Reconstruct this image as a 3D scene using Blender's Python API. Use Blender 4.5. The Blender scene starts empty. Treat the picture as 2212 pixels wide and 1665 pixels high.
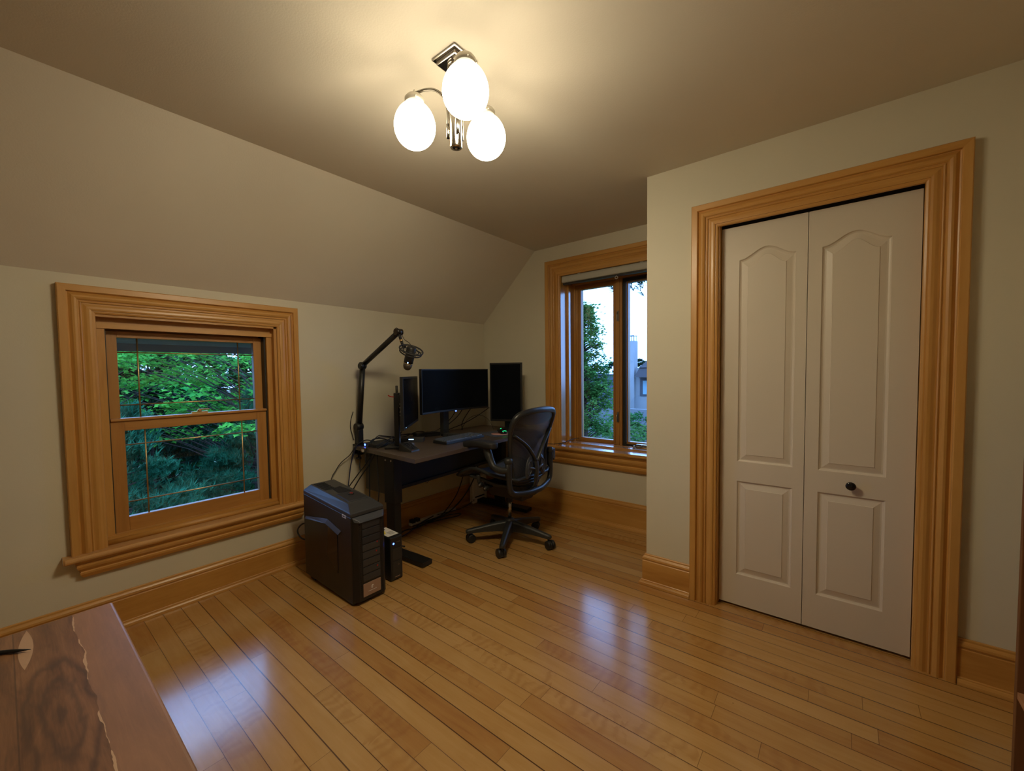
import bpy, bmesh, math, random
from mathutils import Vector, Matrix, noise
from mathutils.geometry import tessellate_polygon
R = math.radians
scene = bpy.context.scene
COL = scene.collection

# ------------------------------------------------------------------ camera, world, exposure
cam_data = bpy.data.cameras.new('camera')
cam = bpy.data.objects.new('camera', cam_data)
COL.objects.link(cam)
yaw, pit, rol = 0.694915560, -0.0435664006, -0.0139072389
B0 = Matrix(((1, 0, 0), (0, 0, -1), (0, 1, 0)))
M3 = Matrix.Rotation(yaw, 3, 'Z') @ Matrix.Rotation(pit, 3, 'X') @ B0 @ Matrix.Rotation(rol, 3, 'Z')
cam.matrix_world = Matrix.Translation((0, 0, 1.30)) @ M3.to_4x4()
cam_data.sensor_fit = 'HORIZONTAL'
cam_data.sensor_width = 36
cam_data.lens = 893.104 / 2212 * 36
cam_data.shift_x = (1106 - 1071.655) / 2212
cam_data.shift_y = (844.499 - 832.5) / 2212
cam_data.clip_start = 0.02
cam_data.clip_end = 500
scene.camera = cam

scene.view_settings.view_transform = 'Standard'
scene.view_settings.look = 'None'
scene.view_settings.gamma = 1
scene.view_settings.use_curve_mapping = False
scene.view_settings.exposure = 0.0
scene.cycles.use_denoising = True
scene.cycles.max_bounces = 8
scene.cycles.diffuse_bounces = 5
scene.cycles.glossy_bounces = 4
scene.cycles.transparent_max_bounces = 24
scene.cycles.sample_clamp_indirect = 6
scene.cycles.caustics_reflective = False
scene.cycles.caustics_refractive = False

LAMP = (1.0, 0.85, 0.58)
LAMP_STRENGTH = 135.0
SKY_STRENGTH = 1.35

world = bpy.data.worlds.new('dusk_sky')
scene.world = world
world.use_nodes = True
wt = world.node_tree
wt.nodes.clear()
wo = wt.nodes.new('ShaderNodeOutputWorld')
wb = wt.nodes.new('ShaderNodeBackground')
wc = wt.nodes.new('ShaderNodeTexCoord')
wn = wt.nodes.new('ShaderNodeTexNoise'); wn.inputs['Scale'].default_value = 2.2; wn.inputs['Detail'].default_value = 5
wr = wt.nodes.new('ShaderNodeValToRGB')
wr.color_ramp.elements[0].position = 0.35; wr.color_ramp.elements[0].color = (1.0, 2.0, 4.4, 1)
wr.color_ramp.elements[1].position = 0.70; wr.color_ramp.elements[1].color = (1.5, 2.4, 4.2, 1)
wt.links.new(wc.outputs['Generated'], wn.inputs['Vector'])
wt.links.new(wn.outputs['Fac'], wr.inputs['Fac'])
wt.links.new(wr.outputs['Color'], wb.inputs['Color'])
wb.inputs['Strength'].default_value = SKY_STRENGTH
wt.links.new(wb.outputs['Background'], wo.inputs['Surface'])

# the two window openings guide the sky's light into the room
def portal(loc, rot, sx, sz):
    l = bpy.data.lights.new('window_portal', 'AREA'); l.shape = 'RECTANGLE'; l.size = sx; l.size_y = sz
    l.cycles.is_portal = True
    o = bpy.data.objects.new('window_portal', l); o.location = loc; o.rotation_euler = rot; COL.objects.link(o)
portal((-3.06, 0.74, 1.04), (R(90), 0, R(-90)), 0.72, 1.0)
portal((-1.497, 3.66, 1.37), (R(90), 0, R(180)), 0.92, 1.50)

# ------------------------------------------------------------------ node helpers
class NT:
    def __init__(self, name):
        self.m = bpy.data.materials.new(name); self.m.use_nodes = True
        self.t = self.m.node_tree; self.t.nodes.clear()
        self.out = self.t.nodes.new('ShaderNodeOutputMaterial')
    def n(self, kind, **kw):
        nd = self.t.nodes.new('ShaderNode' + kind)
        for k, v in kw.items():
            if k in nd.inputs: self.set(nd.inputs[k], v)
            else: setattr(nd, k, v)
        return nd
    def set(self, sock, v):
        if hasattr(v, 'is_output') or isinstance(v, bpy.types.NodeSocket): self.t.links.new(v, sock)
        else:
            if isinstance(v, tuple) and len(v) == 3 and sock.type == 'RGBA': v = v + (1,)
            sock.default_value = v
    def math(self, op, a, b=0.0, c=None):
        nd = self.t.nodes.new('ShaderNodeMath'); nd.operation = op
        self.set(nd.inputs[0], a); self.set(nd.inputs[1], b)
        if c is not None: self.set(nd.inputs[2], c)
        return nd.outputs[0]
    def mix(self, fac, a, b, mode='MIX'):
        nd = self.t.nodes.new('ShaderNodeMix'); nd.data_type = 'RGBA'; nd.blend_type = mode
        self.set(nd.inputs[0], fac); self.set(nd.inputs[6], a); self.set(nd.inputs[7], b)
        return nd.outputs[2]
    def ramp(self, fac, stops):
        nd = self.t.nodes.new('ShaderNodeValToRGB'); self.set(nd.inputs[0], fac)
        e = nd.color_ramp.elements
        while len(e) < len(stops): e.new(0.5)
        for i, (p, c) in enumerate(stops):
            e[i].position = p; e[i].color = (c if isinstance(c, tuple) else (c, c, c)) + (1,)
        return nd.outputs[0]
    def coords(self, scale=(1, 1, 1), loc=(0, 0, 0), rot=(0, 0, 0)):
        tc = self.n('TexCoord'); mp = self.n('Mapping')
        self.t.links.new(tc.outputs['Object'], mp.inputs['Vector'])
        mp.inputs['Scale'].default_value = scale; mp.inputs['Location'].default_value = loc
        mp.inputs['Rotation'].default_value = rot
        return mp.outputs[0]
    def noise(self, vec, scale, detail=3, rough=0.5, dist=0.0):
        nd = self.n('TexNoise'); self.set(nd.inputs['Vector'], vec)
        nd.inputs['Scale'].default_value = scale; nd.inputs['Detail'].default_value = detail
        nd.inputs['Roughness'].default_value = rough; nd.inputs['Distortion'].default_value = dist
        return nd.outputs['Fac']
    def bump(self, h, strength=0.2, dist=0.01):
        nd = self.n('Bump'); self.set(nd.inputs['Height'], h)
        nd.inputs['Strength'].default_value = strength; nd.inputs['Distance'].default_value = dist
        return nd.outputs[0]
    def pbr(self, color, rough=0.5, metal=0.0, normal=None, coat=0.0, coat_rough=0.1, spec=0.5, emit=None, estr=0.0, alpha=None, ior=None, sheen=0.0):
        p = self.n('BsdfPrincipled')
        self.set(p.inputs['Base Color'], color); self.set(p.inputs['Roughness'], rough)
        self.set(p.inputs['Metallic'], metal)
        p.inputs['Specular IOR Level'].default_value = spec
        self.set(p.inputs['Coat Weight'], coat); self.set(p.inputs['Coat Roughness'], coat_rough)
        if sheen:
            p.inputs['Sheen Weight'].default_value = sheen; p.inputs['Sheen Roughness'].default_value = 0.25
            p.inputs['Sheen Tint'].default_value = (1, 1, 1, 1)
        if ior: p.inputs['IOR'].default_value = ior
        if normal is not None: self.set(p.inputs['Normal'], normal)
        if emit is not None:
            self.set(p.inputs['Emission Color'], emit); p.inputs['Emission Strength'].default_value = estr
        if alpha is not None: self.set(p.inputs['Alpha'], alpha)
        self.t.links.new(p.outputs[0], self.out.inputs['Surface'])
        return self.m

def paint(name, color, rough=0.6, bumpy=0.12, bscale=220, var=0.04):
    t = NT(name); v = t.coords()
    n1 = t.noise(v, bscale, 2); n2 = t.noise(v, 1.3, 3)
    dark = tuple(c * (1 - var) for c in color); lite = tuple(min(1, c * (1 + var)) for c in color)
    return t.pbr(t.ramp(n2, [(0.3, dark), (0.7, lite)]), rough, normal=t.bump(n1, bumpy, 0.002))

def plastic(name, color, rough=0.45, bumpy=0.05, bscale=600, spec=0.5, metal=0.0):
    t = NT(name); v = t.coords()
    n1 = t.noise(v, bscale, 2); n2 = t.noise(v, 9, 3)
    c2 = tuple(min(1, c * 1.18 + 0.001) for c in color)
    return t.pbr(t.mix(n2, color, c2), t.math('MULTIPLY_ADD', n2, 0.1, rough - 0.05), metal, normal=t.bump(n1, bumpy, 0.001), spec=spec)

def wood(name, axis='z', light=(0.60, 0.325, 0.090), mid=(0.54, 0.275, 0.066), dark=(0.42, 0.19, 0.040), rough=0.40, coat=0.25, scale=1.0, bump=0.06, coat_rough=0.27, sheen=0.0):
    t = NT(name)
    s = {'x': (0.09, 1, 1), 'y': (1, 0.09, 1), 'z': (1, 1, 0.09)}[axis]
    v = t.coords(tuple(k * scale for k in s))
    broad = t.noise(v, 7, 4, 0.55, 1.2)
    fine = t.noise(v, 90, 3, 0.6, 0.3)
    cloud = t.noise(t.coords(tuple(k * scale for k in (1.2, 1.2, 1.2))), 2.5, 3)
    f = t.math('ADD', t.math('MULTIPLY', broad, 0.62), t.math('MULTIPLY', fine, 0.22))
    f = t.math('ADD', f, t.math('MULTIPLY', cloud, 0.16))
    c = t.ramp(f, [(0.30, dark), (0.47, mid), (0.64, light)])
    return t.pbr(c, rough, normal=t.bump(fine, bump, 0.001), coat=coat, coat_rough=coat_rough, sheen=sheen)

def emitter(name, color, strength):
    t = NT(name); e = t.n('Emission'); t.set(e.inputs[0], color); e.inputs[1].default_value = strength
    t.t.links.new(e.outputs[0], t.out.inputs['Surface']); return t.m

def floor_material():
    t = NT('maple_floor_boards')
    tc = t.n('TexCoord'); sep = t.n('SeparateXYZ'); t.t.links.new(tc.outputs['Object'], sep.inputs[0])
    X, Y = sep.outputs[0], sep.outputs[1]
    W = 0.0805
    yy = t.math('DIVIDE', t.math('SUBTRACT', Y, 0.841), W)
    row = t.math('FLOOR', yy); fy = t.math('FRACT', yy)
    def rnd(a, b=0.0, c=0.0):
        cmb = t.n('CombineXYZ'); t.set(cmb.inputs[0], a); t.set(cmb.inputs[1], b); t.set(cmb.inputs[2], c)
        w = t.n('TexWhiteNoise'); w.noise_dimensions = '3D'; t.t.links.new(cmb.outputs[0], w.inputs['Vector'])
        return w.outputs['Value']
    r1 = rnd(row, 3.1); r2 = rnd(row, 7.7)
    length = t.math('MULTIPLY_ADD', r2, 0.75, 0.75)
    xx = t.math('DIVIDE', t.math('MULTIPLY_ADD', r1, 9.0, X), length)
    xi = t.math('FLOOR', xx); fx = t.math('FRACT', xx)
    b1 = rnd(row, xi, 1.0); b2 = rnd(row, xi, 5.0); b3 = rnd(row, xi, 9.0)
    # grain runs along X, shifted board by board
    cmb = t.n('CombineXYZ')
    t.set(cmb.inputs[0], t.math('MULTIPLY', t.math('MULTIPLY_ADD', b1, 11.0, X), 0.10))
    t.set(cmb.inputs[1], t.math('MULTIPLY_ADD', b2, 17.0, Y)); t.set(cmb.inputs[2], b3)
    g = t.noise(cmb.outputs[0], 26, 5, 0.6, 1.0)
    g2 = t.noise(cmb.outputs[0], 130, 3, 0.6, 0.2)
    cmb2 = t.n('CombineXYZ')
    t.set(cmb2.inputs[0], t.math('MULTIPLY_ADD', b3, 9.0, X)); t.set(cmb2.inputs[1], t.math('MULTIPLY_ADD', b1, 5.0, Y))
    blotch = t.noise(cmb2.outputs[0], 5.5, 3, 0.5, 0.8)
    # curly figure across some boards
    wv = t.n('TexWave'); wv.wave_type = 'BANDS'; wv.bands_direction = 'X'
    t.t.links.new(cmb2.outputs[0], wv.inputs['Vector']); wv.inputs['Scale'].default_value = 7.0
    wv.inputs['Distortion'].default_value = 7.0; wv.inputs['Detail'].default_value = 2; wv.inputs['Detail Scale'].default_value = 1.4
    curly = t.math('MULTIPLY', t.math('GREATER_THAN', b3, 0.80), t.math('MULTIPLY', wv.outputs['Fac'], t.math('GREATER_THAN', blotch, 0.48)))
    tone = t.math('ADD', t.math('MULTIPLY', t.math('POWER', b2, 2.2), 0.33), t.math('MULTIPLY', g, 0.52))
    tone = t.math('ADD', tone, t.math('MULTIPLY', g2, 0.12))
    tone = t.math('ADD', tone, t.math('MULTIPLY', t.math('SUBTRACT', blotch, 0.5), 0.30))
    c = t.ramp(tone, [(0.20, (0.52, 0.305, 0.110)), (0.42, (0.47, 0.262, 0.082)), (0.66, (0.40, 0.195, 0.054)), (0.95, (0.27, 0.105, 0.026))])
    c = t.mix(t.math('MULTIPLY', curly, 0.28), c, (0.30, 0.12, 0.03))
    # knots / nail specks
    vo = t.n('TexVoronoi'); vo.feature = 'F1'; t.t.links.new(tc.outputs['Object'], vo.inputs['Vector']); vo.inputs['Scale'].default_value = 5.2
    speck = t.math('LESS_THAN', vo.outputs['Distance'], 0.012)
    c = t.mix(t.math('MULTIPLY', speck, 0.75), c, (0.07, 0.025, 0.008))
    # gaps
    dy = t.math('MULTIPLY', t.math('MINIMUM', fy, t.math('SUBTRACT', 1.0, fy)), W)
    dyl = t.math('MULTIPLY', fy, W)
    gapw = t.math('MULTIPLY_ADD', t.math('POWER', rnd(row, 1.9), 2.0), 0.0026, 0.0017)
    gap = t.math('LESS_THAN', dyl, gapw)
    dx = t.math('MULTIPLY', fx, length)
    gx = t.math('LESS_THAN', dx, 0.0018)
    gapc = t.math('MAXIMUM', t.math('MULTIPLY', gap, 0.93), t.math('MULTIPLY', gx, 0.6))
    c = t.mix(gapc, c, (0.055, 0.022, 0.008))
    # soft edge darkening where finish gathers along joints
    edge = t.math('SUBTRACT', 1.0, t.math('MULTIPLY', t.math('MINIMUM', dy, 0.006), 166.0))
    c = t.mix(t.math('MULTIPLY', edge, 0.14), c, (0.20, 0.08, 0.02))
    wob = t.noise(tc.outputs['Object'], 3.0, 2)
    h = t.math('ADD', t.math('MULTIPLY', t.math('SUBTRACT', 1.0, gapc), 0.30), t.math('MULTIPLY', g2, 0.03))
    # each board is cupped a little, which breaks reflections board by board
    cup = t.math('MULTIPLY', t.math('MULTIPLY', fy, t.math('SUBTRACT', 1.0, fy)), 0.30)
    tilt = t.math('MULTIPLY', t.math('SUBTRACT', b1, 0.5), t.math('MULTIPLY', fy, 0.25))
    h = t.math('ADD', h, t.math('ADD', cup, tilt))
    h = t.math('ADD', h, t.math('MULTIPLY', wob, 0.6))
    nrm = t.bump(h, 0.45, 0.0014)
    scr = t.noise(tc.outputs['Object'], 14, 4)
    rough = t.math('MULTIPLY_ADD', scr, 0.12, 0.17)
    return t.pbr(c, rough, normal=nrm, coat=0.8, coat_rough=0.14, spec=0.5)

def slab_material():
    t = NT('figured_slab_wood')
    v = t.coords((1, 1, 1), (0.18, -0.462, 0))
    sep = t.n('SeparateXYZ'); t.t.links.new(v, sep.inputs[0])
    X, Y = sep.outputs[0], sep.outputs[1]
    warp = t.math('SUBTRACT', t.noise(t.coords((1.0, 2.6, 1)), 7.0, 3, 0.5, 0.4), 0.5)
    # drawn-out rings around a knot, lengthwise with the grain
    ex = t.math('MULTIPLY', X, 2.2); ey = t.math('MULTIPLY', Y, 10.0)
    d = t.math('SQRT', t.math('ADD', t.math('MULTIPLY', ex, ex), t.math('MULTIPLY', ey, ey)))
    d = t.math('MULTIPLY_ADD', warp, 0.46, d)
    ring = t.math('MULTIPLY_ADD', t.math('SINE', t.math('MULTIPLY', d, 33.0)), 0.5, 0.5)
    fine = t.noise(t.coords((0.35, 6, 1)), 30, 5, 0.65, 0.9)
    broad = t.noise(t.coords((0.7, 3.4, 1)), 5.0, 4, 0.6, 1.6)
    c = t.ramp(t.math('ADD', t.math('MULTIPLY', broad, 0.62), t.math('MULTIPLY', fine, 0.38)),
               [(0.34, (0.085, 0.036, 0.015)), (0.47, (0.165, 0.073, 0.030)), (0.62, (0.26, 0.122, 0.055))])
    rmask = t.math('MULTIPLY', t.math('POWER', ring, 2.2), t.ramp(d, [(0.42, 1.0), (0.62, 0.0)]))
    c = t.mix(t.math('MULTIPLY', rmask, 0.62), c, (0.050, 0.024, 0.013))
    wob = t.math('SUBTRACT', t.noise(t.coords((2.2, 0.0, 0)), 3.0, 3), 0.5)
    seam = t.math('MULTIPLY_ADD', wob, 0.030, 0.041)
    pale = t.math('GREATER_THAN', Y, seam)
    c = t.mix(t.math('MULTIPLY', pale, 0.42), c, (0.40, 0.215, 0.135))
    line = t.math('LESS_THAN', t.math('ABSOLUTE', t.math('SUBTRACT', Y, seam)), t.math('MULTIPLY_ADD', broad, 0.020, -0.0092))
    c = t.mix(t.math('MULTIPLY', line, 0.8), c, (0.62, 0.42, 0.27))
    # pale sapwood sliver near the far edge
    sx = t.math('MULTIPLY', t.math('ADD', X, 0.29), 11.0); sy = t.math('MULTIPLY', t.math('ADD', Y, 0.031), 95.0)
    sl_ = t.math('LESS_THAN', t.math('ADD', t.math('MULTIPLY', sx, sx), t.math('ABSOLUTE', t.math('ADD', sy, t.math('MULTIPLY', sx, 0.35)))), 1.0)
    c = t.mix(t.math('MULTIPLY', sl_, 0.75), c, (0.52, 0.34, 0.22))
    seam2 = t.math('LESS_THAN', t.math('ABSOLUTE', t.math('ADD', Y, 0.047)), 0.0010)
    c = t.mix(t.math('MULTIPLY', seam2, 0.6), c, (0.04, 0.02, 0.012))
    kn = t.n('TexVoronoi'); t.t.links.new(t.coords((1.0, 3.0, 1)), kn.inputs['Vector']); kn.inputs['Scale'].default_value = 6.0
    c = t.mix(t.math('MULTIPLY', t.math('LESS_THAN', kn.outputs['Distance'], 0.055), 0.6), c, (0.05, 0.022, 0.013))
    return t.pbr(c, 0.45, normal=t.bump(fine, 0.06, 0.001), coat=0.6, coat_rough=0.36)

def glass_material():
    t = NT('window_glass')
    fr = t.n('Fresnel'); fr.inputs['IOR'].default_value = 1.5
    tr = t.n('BsdfTransparent'); tr.inputs[0].default_value = (0.90, 0.96, 1.0, 1)
    gl = t.n('BsdfGlossy'); gl.inputs['Roughness'].default_value = 0.01
    mx = t.n('MixShader')
    t.t.links.new(fr.outputs[0], mx.inputs[0]); t.t.links.new(tr.outputs[0], mx.inputs[1]); t.t.links.new(gl.outputs[0], mx.inputs[2])
    t.t.links.new(mx.outputs[0], t.out.inputs['Surface']); return t.m

def leaf_material(name, a, b, trans=0.35):
    t = NT(name)
    v = t.coords()
    n1 = t.noise(v, 1.6, 4); n2 = t.noise(v, 14, 2)
    c = t.ramp(t.math('ADD', t.math('MULTIPLY', n1, 0.6), t.math('MULTIPLY', n2, 0.4)), [(0.35, a), (0.65, b)])
    d = t.n('BsdfDiffuse'); t.set(d.inputs[0], c)
    tl = t.n('BsdfTranslucent'); t.set(tl.inputs[0], c)
    mx = t.n('MixShader'); mx.inputs[0].default_value = trans
    t.t.links.new(d.outputs[0], mx.inputs[1]); t.t.links.new(tl.outputs[0], mx.inputs[2])
    t.t.links.new(mx.outputs[0], t.out.inputs['Surface']); return t.m

def chair_mesh_material():
    t = NT('woven_chair_mesh')
    tc = t.n('TexCoord')
    w1 = t.n('TexWave'); w1.bands_direction = 'Y'; t.t.links.new(tc.outputs['Object'], w1.inputs['Vector']); w1.inputs['Scale'].default_value = 55
    w2 = t.n('TexWave'); w2.bands_direction = 'Z'; t.t.links.new(tc.outputs['Object'], w2.inputs['Vector']); w2.inputs['Scale'].default_value = 55
    a = t.math('MAXIMUM', w1.outputs['Fac'], w2.outputs['Fac'])
    al = t.math('MULTIPLY_ADD', a, 0.25, 0.70)
    return t.pbr((0.030, 0.032, 0.040), 0.40, alpha=al, normal=t.bump(a, 0.2, 0.001), spec=0.6)

M = {}
M['wall'] = paint('sage_wall_paint', (0.64, 0.60, 0.475), 0.62)
M['ceiling'] = paint('ceiling_paint', (0.69, 0.64, 0.55), 0.75, 0.2, 160)
M['wood_x'] = wood('trim_wood_x', 'x'); M['wood_y'] = wood('trim_wood_y', 'y'); M['wood_z'] = wood('trim_wood_z', 'z')
M['sash_x'] = wood('sash_wood_x', 'x', (0.50, 0.25, 0.065), (0.44, 0.205, 0.05), (0.34, 0.15, 0.033))
M['sash_y'] = wood('sash_wood_y', 'y', (0.50, 0.25, 0.065), (0.44, 0.205, 0.05), (0.34, 0.15, 0.033))
M['sash_z'] = wood('sash_wood_z', 'z', (0.50, 0.25, 0.065), (0.44, 0.205, 0.05), (0.34, 0.15, 0.033))
M['gloss_x'] = wood('varnished_sill_x', 'x', rough=0.20, coat=1.0, bump=0.008, coat_rough=0.16, sheen=0.3); M['gloss_y'] = wood('varnished_sill_y', 'y', rough=0.6, coat=1.0, bump=0.01, coat_rough=0.58, sheen=1.0); M['gloss_z'] = wood('varnished_jamb_z', 'z', rough=0.20, coat=1.0, bump=0.008, coat_rough=0.16)
M['floor'] = floor_material()
M['slab'] = slab_material()
M['glass'] = glass_material()
M['door'] = paint('door_white_paint', (0.64, 0.575, 0.48), 0.42, 0.10, 90, 0.02)
M['black'] = plastic('black_plastic', (0.010, 0.010, 0.010), 0.42)
M['black_soft'] = plastic('soft_black_plastic', (0.016, 0.016, 0.017), 0.6)
M['black_gloss'] = plastic('gloss_black_plastic', (0.008, 0.008, 0.009), 0.16)
M['black_metal'] = plastic('black_powder_coat', (0.007, 0.007, 0.007), 0.5)
M['hood'] = plastic('tower_hood_plastic', (0.030, 0.031, 0.032), 0.4)
M['tower_black'] = plastic('tower_black', (0.0055, 0.0055, 0.0055), 0.4)
M['graphite'] = plastic('graphite_plastic', (0.022, 0.023, 0.022), 0.42)
M['chair_frame'] = plastic('chair_frame_plastic', (0.017, 0.018, 0.019), 0.33)
M['seat_fabric'] = plastic('seat_weave', (0.055, 0.065, 0.085), 0.5, 0.3, 400)  # bluer than the back mesh: sky reflection put into the colour
M['graphite_lite'] = plastic('light_graphite_plastic', (0.045, 0.048, 0.055), 0.38)
M['screen'] = plastic('dark_screen', (0.005, 0.006, 0.008), 0.26, 0.0, spec=0.06)
M['chrome'] = plastic('chrome', (0.55, 0.53, 0.50), 0.15, 0.0, metal=1.0)
M['arm_metal'] = plastic('satin_nickel', (0.30, 0.28, 0.25), 0.22, 0.0, metal=1.0)
M['steel'] = plastic('brushed_steel', (0.40, 0.39, 0.37), 0.3, 0.02, metal=1.0)
M['brass'] = plastic('brass', (0.62, 0.45, 0.20), 0.38, 0.0, metal=1.0)
M['white_plastic'] = plastic('white_plastic', (0.82, 0.80, 0.78), 0.4)
M['label_white'] = plastic('label_white', (0.62, 0.60, 0.56), 0.6)
M['yellow'] = plastic('label_yellow', (0.70, 0.55, 0.04), 0.6)
M['red'] = plastic('red_plastic', (0.45, 0.02, 0.012), 0.5)
M['tan_plate'] = plastic('tan_metal_plate', (0.30, 0.19, 0.13), 0.4)
M['blind'] = paint('blind_fabric', (0.46, 0.45, 0.40), 0.8, 0.3, 300)
M['mesh'] = chair_mesh_material()
M['key'] = plastic('keycap_plastic', (0.085, 0.10, 0.12), 0.32)
M['mat_blue'] = plastic('mouse_mat_blue_grey', (0.085, 0.10, 0.15), 0.6)
M['mat_pink'] = plastic('mouse_mat_pink', (0.50, 0.27, 0.26), 0.7)
M['bookwood'] = wood('bookcase_wood', 'z', (0.20, 0.085, 0.03), (0.15, 0.06, 0.02), (0.10, 0.04, 0.014), 0.5, 0.1)
M['bookshelf'] = wood('bookcase_shelf_wood', 'y', (0.50, 0.27, 0.14), (0.42, 0.21, 0.10), (0.34, 0.16, 0.07), 0.45, 0.15)
M['desk_wood'] = wood('desk_laminate', 'y', (0.108, 0.082, 0.064), (0.086, 0.062, 0.048), (0.062, 0.043, 0.033), 0.38, 0.1, 1.6)
M['board'] = wood('desk_end_board', 'z', (0.050, 0.038, 0.018), (0.040, 0.030, 0.014), (0.030, 0.022, 0.010), 0.6, 0.0)
def opal_glass():
    # bulbs hang base-up in their holders, so the opal glass is weakest toward the top
    t = NT('lit_opal_glass'); tc = t.n('TexCoord'); sep = t.n('SeparateXYZ')
    t.t.links.new(tc.outputs['Normal'], sep.inputs[0])
    k = t.math('MULTIPLY_ADD', sep.outputs[2], -0.5, 0.5)            # 0 at the top, 1 at the bottom
    s_ = t.math('MULTIPLY', t.math('MULTIPLY_ADD', t.math('POWER', k, 2.3), 0.98, 0.02), LAMP_STRENGTH)
    e = t.n('Emission'); t.set(e.inputs[0], LAMP); t.set(e.inputs[1], s_)
    t.t.links.new(e.outputs[0], t.out.inputs['Surface']); return t.m
M['globe'] = opal_glass()
M['siding'] = paint('blue_grey_boards', (0.10, 0.11, 0.12), 0.7, 0.1)
M['lamp_cap'] = plastic('lamp_holder_satin', (0.60, 0.57, 0.50), 0.3, 0.0, metal=0.7)
M['led_blue'] = emitter('blue_led', (0.08, 0.16, 1.0), 6.0)
M['led_cyan'] = emitter('white_blue_led', (0.35, 0.6, 1.0), 3.0)
M['led_green'] = emitter('green_led', (0.02, 0.8, 0.25), 1.6)
M['led_red'] = emitter('red_led', (0.9, 0.06, 0.03), 0.10)
M['cable'] = plastic('black_cable', (0.010, 0.010, 0.011), 0.5)
M['cable_blue'] = plastic('navy_cable', (0.012, 0.016, 0.06), 0.5)
M['dark'] = plastic('painted_void_shade', (0.004, 0.004, 0.004), 0.8)  # near-black colour put in for the shade inside slots and recesses

M['screen'].node_tree.nodes['Principled BSDF'].inputs['IOR'].default_value = 1.2

# ------------------------------------------------------------------ object helpers
def tag(o, label=None, cat=None, group=None, kind=None):
    if label: o['label'] = label
    if cat: o['category'] = cat
    if group: o['group'] = group
    if kind: o['kind'] = kind
    return o

def thing(name, label, cat, loc=(0, 0, 0), rotz=0.0, group=None, kind=None, rot=None):
    o = bpy.data.objects.new(name, None); COL.objects.link(o)
    o.location = loc; o.rotation_euler = rot if rot else (0, 0, rotz)
    o.empty_display_size = 0.1
    return tag(o, label, cat, group, kind)

def catmull(pts, n=8):
    pts = [Vector(p) for p in pts]
    if len(pts) < 3: return pts
    out = []
    P = [pts[0] * 2 - pts[1]] + pts + [pts[-1] * 2 - pts[-2]]
    for i in range(1, len(P) - 2):
        a, b, c, d = P[i - 1], P[i], P[i + 1], P[i + 2]
        for k in range(n):
            t = k / n
            out.append(0.5 * ((2 * b) + (c - a) * t + (2 * a - 5 * b + 4 * c - d) * t * t + (3 * b - a - 3 * c + d) * t ** 3))
    out.append(pts[-1])
    return out

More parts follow.
